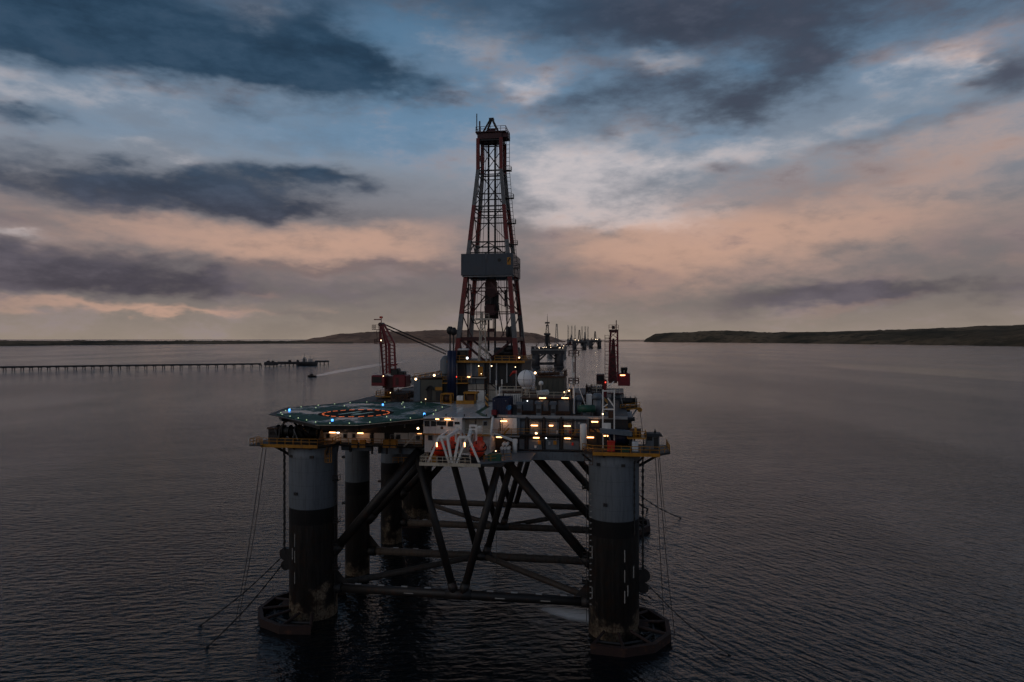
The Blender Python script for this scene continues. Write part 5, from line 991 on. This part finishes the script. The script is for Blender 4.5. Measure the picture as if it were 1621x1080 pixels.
part(o, 'wall', B(a[0], c[0], -1, 1.8, 33.45, c[2]), 'hull_grey'); part(o, 'roof', MB().loft([[(a[0]-.3, y0, c[2]), (c[0]+.6, y0, c[2]), (c[0]+.6, y1, c[2]), (a[0]-.3, y1, c[2])] if k == 0 else [(a[0], -.8, c[2]+.45), (c[0]+.2, -.8, c[2]+.45), (c[0]+.2, 1.6, c[2]+.45), (a[0], 1.6, c[2]+.45)] for k, (y0, y1) in enumerate(((-1.5, 2.2), (0, 0)))]), 'dark_steel')
f_ = part(o, 'window', B(a[0]+.15, a[0]+1.1, -1.05, -1, 35.0, 36.0), 'glass'); part(o, 'door', B(c[0]-1.0, c[0]-.2, -1.05, -1, 33.5, 35.6), 'dark_steel'); part(o, 'mast', MB().tube(Q(1037, 688, 0), Q(1037, 679.5, 0), .1, n=6), 'dark_steel'); part(o, 'lamp_head', bevel_box(Q(1035.4, 684, 0)[0], Q(1038.6, 684, 0)[0], -.2, .2, Q(1037, 686, 0)[2], Q(1037, 682, 0)[2], .05), 'dark_steel')
o = thing('side_sponson', 'yellow outrigger platform with brackets beyond the white gantry', 'platform', (*Q(998, 650, 18)[:2], 38.8)); a, c = Q(982, 651, 18), Q(1013, 647, 18)
part(o, 'floor', MB().loft([[(a[0], y, a[2]), (c[0], y, c[2]), (c[0], y, c[2]+.25), (a[0], y, a[2]+.25)] for y in (18, 23)]), 'yellow'); part(o, 'guardrail', MB().rail([(a[0], 18.1, a[2]+.2), (c[0], 18.1, c[2]+.2)], 1.1, .9, .1), 'yellow')
part(o, 'bracket', MB().bar((c[0]-.5, 18.5, c[2]), Q(1000, 660, 18), .25), 'galv'); part(o, 'bracket', MB().bar(Q(999.5, 686, 12), Q(999.5, 652, 18), .22), 'galv'); part(o, 'sheave', MB().tube((c[0], 18.2, c[2]-.3), (c[0], 18.8, c[2]-.3), .5, n=12), 'yellow')
part(o, 'winch_bed', B(a[0]+.3, c[0]-2, 18.4, 22, Q(994, 645, 20)[2]-.8, Q(994, 645, 20)[2]), 'dark_steel')
o = thing('pump_stack', 'dark pump machinery below the yellow outrigger platform', 'machine', (*Q(990, 670, 6)[:2], 36)); c = Q(988, 668, 6)
part(o, 'body', bevel_box(c[0]-1.6, c[0]+1.4, 6, 9, 34, c[2]+.3, .2), 'dark_steel'); part(o, 'pipe', MB().tube((c[0]-1.4, 5.7, c[2]+.4), (c[0]+2.0, 5.7, c[2]+.6), .4, n=10), 'black', smooth=True); part(o, 'pipe', MB().tube((c[0]-.6, 5.6, 34.5), (c[0]-.6, 5.6, c[2]+1.2), .3, n=10), 'rusty_brown', smooth=True); part(o, 'valve', MB().tube((c[0]+1.1, 5.4, c[2]-.6), (c[0]+1.1, 6, c[2]-.6), .45, n=12), 'yellow')
single('wall_stanchion', 'thin galvanised stanchion with a hanging wire at starboard edge', 'post', MB().tube(Q(1013, 650, 18), Q(1017.5, 684, 4), .06, n=5), 'cable', Q(1013, 650, 18))

# pipework, risers and boxes cluttering the open deck right of the derrick
rnd = random.Random(11)
spots = [(11.5, 30, 'brown pipe rack behind the radome'), (21, 15, 'rusty pipe rack behind the round ventilators'), (22, 28, 'rusty pipe rack in front of the starboard crane'), (-20, 27, 'pipe rack beside the port crane foot'), (24, 52, 'pipe rack far aft behind the starboard crane')]
for (u, v, lab) in spots:
    o = thing('pipe_rack', lab, 'pipe rack', (u, v, 38.75), 'pipe racks on the deck')
    for s_ in (-1, 1):
        for y in (0, 5): part(o, 'post', MB().bar((u+s_*2.2, v+y, 38.75), (u+s_*2.2, v+y, 41.3), .25), 'rusty_brown')
    for y in (0, 5): part(o, 'cross_bar', MB().bar((u-2.2, v+y, 39.3), (u+2.2, v+y, 39.3), .25), 'rusty_brown')
    for k in range(8):
        for r_ in range(3): part(o, 'pipe', MB().tube((u-1.9+k*.54+(r_ % 2)*.2, v-1.2, 39.65+r_*.46), (u-1.9+k*.54+(r_ % 2)*.2, v+6.3, 39.65+r_*.46), .21, n=8), 'rusty_brown' if rnd.random() < .5 else 'dark_steel')

# ------------------------------------------------------------------ chains, fairleads and wires
def chain(lab, pts, r=.16, beads=True):
    mb = MB(); pts = [Vector(p) for p in pts]
    for a, c in zip(pts, pts[1:]):
        n = max(1, int((c-a).length / .62)); d = (c-a)/n
        for i in range(n):
            p = a + d*i
            mb.tube(p + d*.02, p + d*.98, r*(1.5 if beads and i % 2 else .9), n=5)
    return single('anchor_chain' if beads else 'mooring_wire', lab, 'chain' if beads else 'wire', mb, 'cable', tuple(pts[0]), 'mooring chains and wires')
def G0(px, py): return G(px, py, -.2)
def sagged(a, c, sag, n=10):
    a, c = Vector(a), Vector(c); return [a.lerp(c, i/n) - Vector((0, 0, sag*math.sin(math.pi*i/n))) for i in range(n+1)]
fl = -UC - RC; fr = UC + RC
def fairlead(lab, u, v, z):
    o = thing('fairlead', lab, 'fairlead', (u, v, z), 'chain fairleads on the columns')
    part(o, 'sheave', MB().tube((u, v-.35, z), (u, v+.35, z), 1.25, n=20), 'black'); part(o, 'sheave', MB().tube((u, v-.3, z-2.2), (u, v+.3, z-2.2), 1.0, n=18), 'black')
    s_ = -1 if u < 0 else 1; part(o, 'bracket', B(min(u, u-s_*1.2), max(u, u-s_*1.2), v-.6, v+.6, z-2.6, z+1.2), 'black')
fairlead('black double-sheave fairlead on the port front column', fl-.9, -.4, 11.3); fairlead('black double-sheave fairlead on the starboard front column', fr+.7, -.4, 10.6)
chain('heavy chain hanging down the port front column, outer one', [(fl-1.0, -1.0, 33), (fl-1.0, -1.0, 12.5)], .17); chain('heavy chain hanging down the port front column, inner one', [(fl-.3, -2.2, 32.5), (fl-.3, -2.2, 12.0)], .15)
chain('anchor chain running from port fairlead out to the water, upper one', sagged((fl-1.6, -.6, 10.8), G0(313, 993), .8), .12); chain('anchor chain running from port fairlead out to the water, lower one', sagged((fl-1.6, -.8, 9.2), G0(322, 1030), .8), .12)
chain('thin wire from the port platform down to the water, outer one', sagged((-UC-7.8, -5, 33), G0(373, 984), 1.8), .07, False); chain('thin wire from the port platform down to the water, inner one', sagged((-UC-7.0, -5.2, 33), G0(379, 972), 2.2), .07, False)
chain('heavy chain hanging down the starboard front column', [(fr+.6, -1.2, 33), (fr+.6, -1.2, 11.8)], .17); chain('dark chain lying against the face of the starboard front column', [(fr-.9, -3.0, 32.3), (fr-.9, -3.0, 18.5)], .1)
chain('anchor chain running from starboard fairlead down to the water', sagged((fr+1.5, -.6, 9.0), G0(1160, 1040), .9), .10)
chain('thin wire from the starboard platform to the bolster, inner one', sagged((UC+7.2, -4, 33), G0(1052, 992), 1.5), .065, False); chain('thin wire from the starboard platform to the bolster, outer one', sagged((UC+7.6, -4, 33), G0(1068, 1002), 2.5), .065, False)
chain('thin wire from the starboard platform slanting to open water', sagged((UC+8.2, 2, 33), G0(1054, 830), 1.0), .06, False)
chain('anchor chain running from the aft starboard column, longer one', sagged((fr+1, 69, 10.5), G0(1080, 821), .8), .13); chain('anchor chain running from the aft starboard column, shorter one', sagged((fr+.6, 68, 9), G0(1026, 806), .5), .18)
chain('thin wire hanging under the deck between the braces', [Q(786, 735, 10), (*Q(786, 735, 10)[:2], .0)], .05, False)

# ------------------------------------------------------------------ far rigs, pier, boats
def WX(px, d): return (px - CX) / FPX * d
def WZ(py, d): return CAM_H - (py - HORY) / FPX * d
def far_semi(lab, px, d, width, deck_top, deck_bot, dtop, dbase_w, mat='far_dark', lights=6, detail=True, spire=0, leg_l=None):
    X = WX(px, d); o = thing('distant_drilling_rig', lab, 'oil rig', (X, d, 0), 'rigs moored down the firth', rig=False)
    zt, zb = WZ(deck_top, d), WZ(deck_bot, d); hwid = width/2; dep = width*.9
    cw = width*.115
    for s_ in (-1, 1):
        for y in (0, dep*.5, dep): part(o, 'column', MB().tube((X+s_*(hwid-cw), d+y, -2), (X+s_*(hwid-cw), d+y, zb+.5), cw*1.05, n=16), mat, smooth=True)
        part(o, 'pontoon', B(X+s_*(hwid-cw)-cw*1.15, X+s_*(hwid-cw)+cw*1.15, d-cw*2, d+dep+cw*2, -2, 2.2), mat)
    part(o, 'deck', MB().prism([(X-hwid*1.06, d-cw), (X+hwid*1.06, d-cw), (X+hwid*1.06, d+dep+cw), (X-hwid*1.06, d+dep+cw)], zb, zt-1.5), mat)
    part(o, 'deck_edge', B(X-hwid*1.1, X+hwid*1.1, d-cw*1.2, d-cw*1.02, zt-3.6, zt-.6), 'far_grey')
    if detail:
        for y in (0, dep*.5):
            for s_ in (-1, 1):
                for k in (0, .33): part(o, 'brace', MB().bar((X+s_*hwid*(.72), d+y, 8+k*26), (X+s_*hwid*(.12+k*.5), d+y, zb), 1.5), mat)
        part(o, 'tie', MB().bar((X-hwid*.8, d, 6), (X+hwid*.8, d, 6), 3.0), mat)
        part(o, 'tie', MB().bar((X-hwid*.8, d+dep, 6), (X+hwid*.8, d+dep, 6), 3.0), mat)
    r2 = random.Random(int(px))
    for k in range(16 if detail else 8):
        x = X + (r2.random()*1.9-.95)*hwid; y = d + r2.random()*dep*.8; w = width*(.03+.06*r2.random()); h = width*(.03+.09*r2.random())
        part(o, 'deck_module', B(x-w, x+w, y, y+w*2, zt-1.5, zt-1.5+h), r2.choice([mat, 'far_grey', 'far_pale', 'rusty_brown', mat]))
    zd = WZ(dtop, d); bw = dbase_w/2; zf = zt + width*.06; yy = d + dep*.45; tw = bw*.35
    part(o, 'drill_floor', B(X-bw*1.6, X+bw*1.6, yy-bw*1.6, yy+bw*1.6, zt-1.5, zf), mat)
    def cc(i, f): w = bw + (tw-bw)*f; su, sv = ((-1, -1), (1, -1), (1, 1), (-1, 1))[i % 4]; return (X+su*w, yy+sv*w, zf+(zd-zf)*f)
    nl = 6; th = max(.7, d*.00045)
    for i in range(4):
        part(o, 'derrick_leg', MB().bar(cc(i, 0), cc(i, 1), th*1.5), mat)
        for k in range(nl):
            part(o, 'derrick_brace', MB().bar(cc(i, k/nl), cc(i+1, (k+1)/nl), th*.7).bar(cc(i, (k+1)/nl), cc(i+1, (k+1)/nl), th*.7), mat)
    part(o, 'derrick_crown', B(X-tw*1.5, X+tw*1.5, yy-tw*1.5, yy+tw*1.5, zd-1, zd+1.6), mat)
    if spire: part(o, 'spire', MB().tube((X, yy, zd), (X, yy, WZ(spire, d)), tw*.5, .2, n=6), mat)
    for s_ in (-.75, .8):
        part(o, 'crane_mast', MB().bar((X+s_*hwid, d+dep*.2, zt-1.5), (X+s_*hwid, d+dep*.2, zt+width*.16), th*2.2), 'dark_red' if s_ > 0 else 'rusty_brown'); part(o, 'crane_jib', MB().bar((X+s_*hwid, d+dep*.2, zt+width*.06), (X+s_*hwid*.7, d+dep*.5, zt+width*.22), th), 'dark_red')
    for k in range(lights): x = X + (r2.random()*1.9-.95)*hwid; z = zt + r2.random()*width*.05; part(o, 'lamp', B(x-d*.00035, x+d*.00035, d-cw*1.5-.5, d-cw*1.5, z, z+d*.0005), 'lamp_far')
    return o
r2_ = far_semi('dark drilling rig with spired derrick, nearest of the rigs beyond', 867.5, 1260, 57, 552, 561, 515, 10, lights=9, spire=496)
X = WX(867.3, 1260); yy = 1260+23
part(r2_, 'derrick_windwall', B(X-5.8, X+5.8, yy-5.8, yy+5.8, WZ(531, 1285), WZ(527.5, 1285)), 'far_dark'); part(r2_, 'derrick_windwall', B(X-4.2, X+4.2, yy-4.2, yy+4.2, WZ(512.5, 1285), WZ(510, 1285)), 'far_dark')
part(r2_, 'derrick_core', B(X-2.6, X+2.6, yy-2.6, yy+2.6, WZ(552, 1285), WZ(530, 1285)), 'far_dark')
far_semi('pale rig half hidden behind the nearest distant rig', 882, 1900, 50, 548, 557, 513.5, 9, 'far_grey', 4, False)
far_semi('small black rig in the middle of the distant row', 918, 3300, 62, 539.5, 543.5, 523, 12, lights=2)
far_semi('small black rig at the open end of the distant row', 943, 3700, 60, 538.5, 542, 525, 11, lights=2)
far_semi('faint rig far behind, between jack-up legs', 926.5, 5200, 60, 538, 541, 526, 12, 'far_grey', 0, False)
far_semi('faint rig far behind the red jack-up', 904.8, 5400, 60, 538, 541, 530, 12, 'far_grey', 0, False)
def jackup(lab, px, d, w, legs, top, mat):
    X = WX(px, d); o = thing('jack_up_rig', lab, 'oil rig', (X, d, 0), 'jack-up rigs on tall lattice legs', rig=False)
    part(o, 'hull', MB().prism([(X-w/2, d), (X+w/2, d), (X+w*.25, d+w*.8), (X-w*.25, d+w*.8)], 7, 17), mat); part(o, 'deck_house', B(X-w*.3, X+w*.2, d+3, d+14, 17, 28), mat)
    part(o, 'derrick', MB().tube((X+w*.05, d+10, 26), (X+w*.05, d+10, 58), w*.09, w*.03, n=4), 'far_dark')
    for (lp, dd) in legs:
        x = WX(lp, d+dd); zt = WZ(top, d+dd); lw = 4.6; lgp = MB()
        tri = [(x-lw, d+dd-lw*.6), (x+lw, d+dd-lw*.6), (x, d+dd+lw)]
        for i in range(3): lgp.bar((*tri[i], -2), (*tri[i], zt), .9)
        z = 0; k = 0
        while z < zt - 6:
            for i in range(3): a, c = tri[i], tri[(i+1) % 3]; lgp.bar((*a, z), (*c, z+6), .45); lgp.bar((*a, z+6), (*c, z+6), .45)
            z += 6
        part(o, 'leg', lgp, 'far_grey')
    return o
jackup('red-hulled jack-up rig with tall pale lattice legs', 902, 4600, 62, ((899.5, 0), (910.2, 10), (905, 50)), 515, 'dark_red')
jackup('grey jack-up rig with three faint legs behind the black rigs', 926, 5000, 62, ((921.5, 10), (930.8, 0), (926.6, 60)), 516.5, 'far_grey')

pier = thing('jetty', 'long dark jetty on many piles crossing the water', 'jetty', (WX(210, 1210), 1210, 0), rig=False)
def pt(px): f = px/420; return Vector((WX(px, 1140+150*f), 1140+150*f, 0))
n = 31; prev = None
for i in range(n):
    px = -8 + i*14; p = pt(px)
    part(pier, 'pile', MB().tube((p.x-1.3, p.y, -3), (p.x-1.0, p.y, 3.9), .75, n=8), 'black'); part(pier, 'pile', MB().tube((p.x+1.3, p.y+3, -3), (p.x+1.0, p.y+3, 3.9), .75, n=8), 'black'); part(pier, 'pile_cap', B(p.x-1.6, p.x+1.6, p.y-2.2, p.y+5, 3.3, 4.3), 'black')
    if prev is not None:
        a, c = prev, p; part(pier, 'deck_span', MB().add([(a.x, a.y-2, 4.0), (c.x, c.y-2, 4.0), (c.x, c.y+4.5, 4.0), (a.x, a.y+4.5, 4.0), (a.x, a.y-2, 6.8), (c.x, c.y-2, 6.8), (c.x, c.y+4.5, 6.8), (a.x, a.y+4.5, 6.8)], [(0,3,2,1),(4,5,6,7),(0,1,5,4),(1,2,6,5),(2,3,7,6),(3,0,4,7)]), 'far_dark')
    prev = p
for (px0, px1, d, z0, z1, nm) in ((418, 436, 1295, 2, 8.5, 'head_deck'), (436, 500, 1340, 2.5, 7.5, 'head_deck'), (498, 518, 1395, 4.5, 8, 'head_deck')):
    part(pier, nm, B(WX(px0, d), WX(px1, d), d, d+14, z0, z1), 'far_dark')
    k = px0
    while k < px1: part(pier, 'pile', MB().tube((WX(k+2, d), d+1, -3), (WX(k+2, d), d+1, z0), .9, n=8), 'black'); k += 6.5
for (px, w) in ((424, 5), (431, 3), (447, 4), (460, 3)): part(pier, 'jetty_hut', B(WX(px, 1300)-w/2, WX(px, 1300)+w/2, 1300+40*(px > 440), 1306+40*(px > 440), 7.4, 11), 'black')
for k in range(3): part(pier, 'walkway_truss', B(WX(452+k*13, 1338), WX(463+k*13, 1338), 1337, 1339.5, 3, 6), 'black')
X0, d0 = WX(487, 1375), 1372
sh = thing('moored_ship', 'dark hulled ship with white upper works at jetty head', 'ship', (X0, d0, 0), rig=False)
part(sh, 'hull', MB().loft([[(X0+x, d0+y*w, z) for y, w, z in ((-1, w1_, 6), (1, w1_, 6), (1, w1_*.7, -1), (-1, w1_*.7, -1))] for x, w1_ in ((-22, 1.2), (-16, 4.5), (14, 4.8), (20, 4.2))]), 'far_dark')
for (x0, x1, z1) in ((-9, -2, 13), (3, 10, 12), (-7, -4, 16)): part(sh, 'superstructure', B(X0+x0, X0+x1, d0-3, d0+3, 6, z1), 'far_pale')
for x, z in ((-5.5, 24), (6, 20), (12, 17)): part(sh, 'mast', MB().bar((X0+x, d0, 6), (X0+x, d0, z), .5), 'black')
d1 = 53.3*FPX/(597-HORY); X1 = WX(494, d1)
bt = thing('work_boat', 'small dark work boat trailing a pale wake', 'boat', (X1, d1, 0), rig=False)
part(bt, 'hull', MB().loft([[(X1+x, d1-w1_, 2.0+s_), (X1+x, d1+w1_, 2.0+s_), (X1+x, d1+w1_*.6, -.4), (X1+x, d1-w1_*.6, -.4)] for x, w1_, s_ in ((-6.2, .3, 1.0), (-4, 1.6, .5), (2, 2.0, 0), (6, 1.8, 0))]), 'black')
ws = part(bt, 'wheelhouse', bevel_box(X1-2.6, X1+1.4, d1-1.3, d1+1.3, 2.0, 4.8, .25), 'far_dark'); part(ws, 'window_pane', B(X1-2.4, X1+1.2, d1-1.36, d1-1.3, 3.5, 4.3), 'glass'); part(bt, 'mast', MB().bar((X1-.4, d1, 4.7), (X1-.4, d1, 7.5), .25), 'black'); part(bt, 'tow_post', MB().bar((X1+3.6, d1, 2), (X1+3.6, d1, 3.6), .4), 'black')
# wake: churned foam left on the water astern
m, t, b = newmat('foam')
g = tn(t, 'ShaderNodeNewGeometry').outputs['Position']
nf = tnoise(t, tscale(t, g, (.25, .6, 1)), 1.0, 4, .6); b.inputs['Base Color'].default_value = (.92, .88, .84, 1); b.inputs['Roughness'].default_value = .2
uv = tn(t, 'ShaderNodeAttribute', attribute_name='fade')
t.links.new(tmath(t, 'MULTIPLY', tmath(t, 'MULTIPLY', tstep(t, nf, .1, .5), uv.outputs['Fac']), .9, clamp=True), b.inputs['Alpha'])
m, t, b = newmat('slick')            # flattened, glassy water astern of the boat and along the tide line
b.inputs['Base Color'].default_value = (.02, .022, .024, 1); b.inputs['IOR'].default_value = 1.333; b.inputs['Roughness'].default_value = .04
g = tn(t, 'ShaderNodeNewGeometry').outputs['Position']; nf = tnoise(t, tscale(t, g, (.12, .05, 1)), 1.0, 4, .6)
uv = tn(t, 'ShaderNodeAttribute', attribute_name='fade')
t.links.new(tmath(t, 'MULTIPLY', tmath(t, 'MULTIPLY_ADD', tstep(t, nf, .3, .6), .5, .5), uv.outputs['Fac'], clamp=True), b.inputs['Alpha'])
def wake(lab, up, lo, fade, nm='wake', mat='slick', prof=((0, 0), (.3, 1), (.65, .8), (1, 0))):
    mb = MB(); fades = []; n = len(up)
    def wp(px, py): y = CAM_H*FPX/(py-HORY); return Vector((WX(px, y), y, .06))
    for (a_, b_, f) in zip(up, lo, fade):
        p, q = wp(*a_), wp(*b_)
        for g_, k_ in prof: mb.v.append(tuple(q.lerp(p, g_))); fades.append(f*k_)
    for i in range(n-1):
        for j in range(3): a = i*4+j; mb.f.append((a, a+4, a+5, a+1))
    o = single(nm, lab, None, mb, mat, (0, 0, 0), rig=False, kind='stuff'); at_ = o.data.attributes.new('fade', 'FLOAT', 'POINT')
    for i, f in enumerate(fades): at_.data[i].value = f
wake('pale foam wake trailing behind the work boat', ((500, 594), (512, 591), (530, 586.5), (560, 581), (600, 575), (650, 569.5), (700, 566)), ((500, 596.6), (512, 595), (530, 591.8), (560, 587), (600, 580.5), (650, 573.5), (700, 568.5)), (1, 1, 1, .9, .65, .35, 0), 'wake', 'foam', ((0, 0), (.2, 1), (.75, 1), (1, 0)))
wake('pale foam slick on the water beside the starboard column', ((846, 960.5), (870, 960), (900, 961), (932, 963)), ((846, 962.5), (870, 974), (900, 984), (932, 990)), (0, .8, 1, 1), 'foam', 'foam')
wake('pale smooth streak of water along a tide line', ((1296, 574.5), (1330, 573), (1400, 574), (1500, 578), (1660, 584)), ((1303, 578.5), (1330, 583), (1400, 588.5), (1500, 596), (1660, 608)), (.5, .7, .6, .5, .4), 'tide_streak', 'slick', ((0, 1), (.06, 1), (.5, .35), (1, 0)))
# ------------------------------------------------------------------ hills and shores
def hill_mat(name, c1_, c2_, c3_):
    m, t, b = newmat(name); g = tn(t, 'ShaderNodeNewGeometry').outputs['Position']
    na = tnoise(t, tscale(t, g, (1, .5, 2.2)), .0022, 6, .6); nb = tnoise(t, tscale(t, g, (1, 1, 3)), .012, 5, .65)
    vo = tn(t, 'ShaderNodeTexVoronoi'); t.links.new(tscale(t, g, (1, .5, 2.5)), vo.inputs[0]); vo.inputs['Scale'].default_value = .0035
    k = tmix(t, tstep(t, na, .42, .6), c1_, c2_); k = tmix(t, tmath(t, 'MULTIPLY', tstep(t, nb, .5, .62), .8), k, c3_)
    sv = tn(t, 'ShaderNodeSeparateColor'); t.links.new(vo.outputs['Color'], sv.inputs[0]); k = tmix(t, tmath(t, 'MULTIPLY', sv.outputs[0], .5), k, c2_)
    t.links.new(k, b.inputs['Base Color']); b.inputs['Roughness'].default_value = 1.0; b.inputs['Specular IOR Level'].default_value = .1
hill_mat('hill_brown', (.22, .13, .09, 1), (.45, .27, .18, 1), (.08, .055, .05, 1))
hill_mat('hill_dark', (.05, .044, .028, 1), (.20, .14, .085, 1), (.012, .014, .010, 1))
from mathutils import noise as mno
def terrain(name, lab, prof, depth, mat, seed=0, rough=8, step=4, rows=14, trees=0):
    # prof: (px, shore_y, ridge_y); the shore lies where its line of sight meets the water
    mb = MB(); xs = []; px = prof[0][0]
    while px <= prof[-1][0]: xs.append(px); px += step
    cols = []
    for px in xs:
        for i in range(len(prof)-1):
            if prof[i][0] <= px <= prof[i+1][0]:
                f = (px-prof[i][0])/(prof[i+1][0]-prof[i][0]); f = f*f*(3-2*f) if True else f
                sy = prof[i][1]+(prof[i+1][1]-prof[i][1])*f; ry = prof[i][2]+(prof[i+1][2]-prof[i][2])*f; break
        d = min(CAM_H*FPX/max(.5, sy-HORY), 26000); dr_ = d + depth; zr = max(2, WZ(ry, dr_)); cols.append((px, d, dr_, zr))
    for (px, d, dr_, zr) in cols:
        for j in range(rows+1):
            f = j/rows
            if f <= .75:
                g_ = f/.75; y = d+(dr_-d)*g_; z = zr*(math.sin(g_*math.pi/2)**.9)
            else:
                g_ = (f-.75)/.25; y = dr_+depth*.6*g_; z = zr*(1-.6*g_)
            x = WX(px, y); nz = mno.fractal(Vector((x*.0016+seed, y*.0016, 0)), 1.0, 2.0, 5)
            z = z + nz*rough*min(1, z/20) - (1 if j == 0 else 0)
            if trees and .6 < f < .8: z += trees*max(0, mno.noise(Vector((x*.02, seed, 0))) + .25*mno.noise(Vector((x*.09, seed, 2))))
            mb.v.append((x, y, z))
    nr = rows+1
    for i in range(len(cols)-1):
        for j in range(rows): a = i*nr+j; mb.f.append((a, a+nr, a+nr+1, a+1))
    return single(name, lab, None, mb, mat, (0, 0, 0), rig=False, smooth=True, kind='structure')
terrain('hills', 'dark headland hill on the right', [(1019, 541.5, 540.5), (1024, 541.6, 535), (1040, 541.8, 528.5), (1075, 542, 526.2), (1150, 542.6, 523.6), (1215, 543.2, 526.5), (1300, 544.2, 525.5), (1400, 545.4, 523), (1500, 546.8, 519.5), (1580, 548, 515.5), (1640, 549, 513.5), (1760, 551, 512), (1900, 553, 512)], 1300, 'hill_dark', 3, 9, 3, trees=14)
terrain('hills', 'long brown hill beyond the rig', [(430, 544, 541.5), (480, 543.6, 539.0), (500, 543.4, 535.5), (545, 543.2, 528), (590, 543, 525.8), (640, 543, 525.2), (690, 543, 522.5), (740, 543, 523), (800, 543, 525.5), (828, 543, 526), (845, 543, 527.5), (870, 542.5, 533), (895, 542, 540)], 1500, 'hill_brown', 9, 12, 3, trees=10)
terrain('hills', 'low dark wooded shore on the left', [(-260, 551, 539), (0, 548, 539.5), (150, 546.5, 539.8), (300, 545, 540), (450, 544.2, 540.2), (560, 544, 541.5)], 500, 'hill_dark', 5, 4, 3, trees=16)
terrain('hills', 'low far shore at the mouth of the firth', [(840, 540.8, 539.6), (930, 540.6, 539.3), (990, 540.5, 539.0), (1050, 540.6, 539.4)], 900, 'hill_dark', 7, 3, 4)
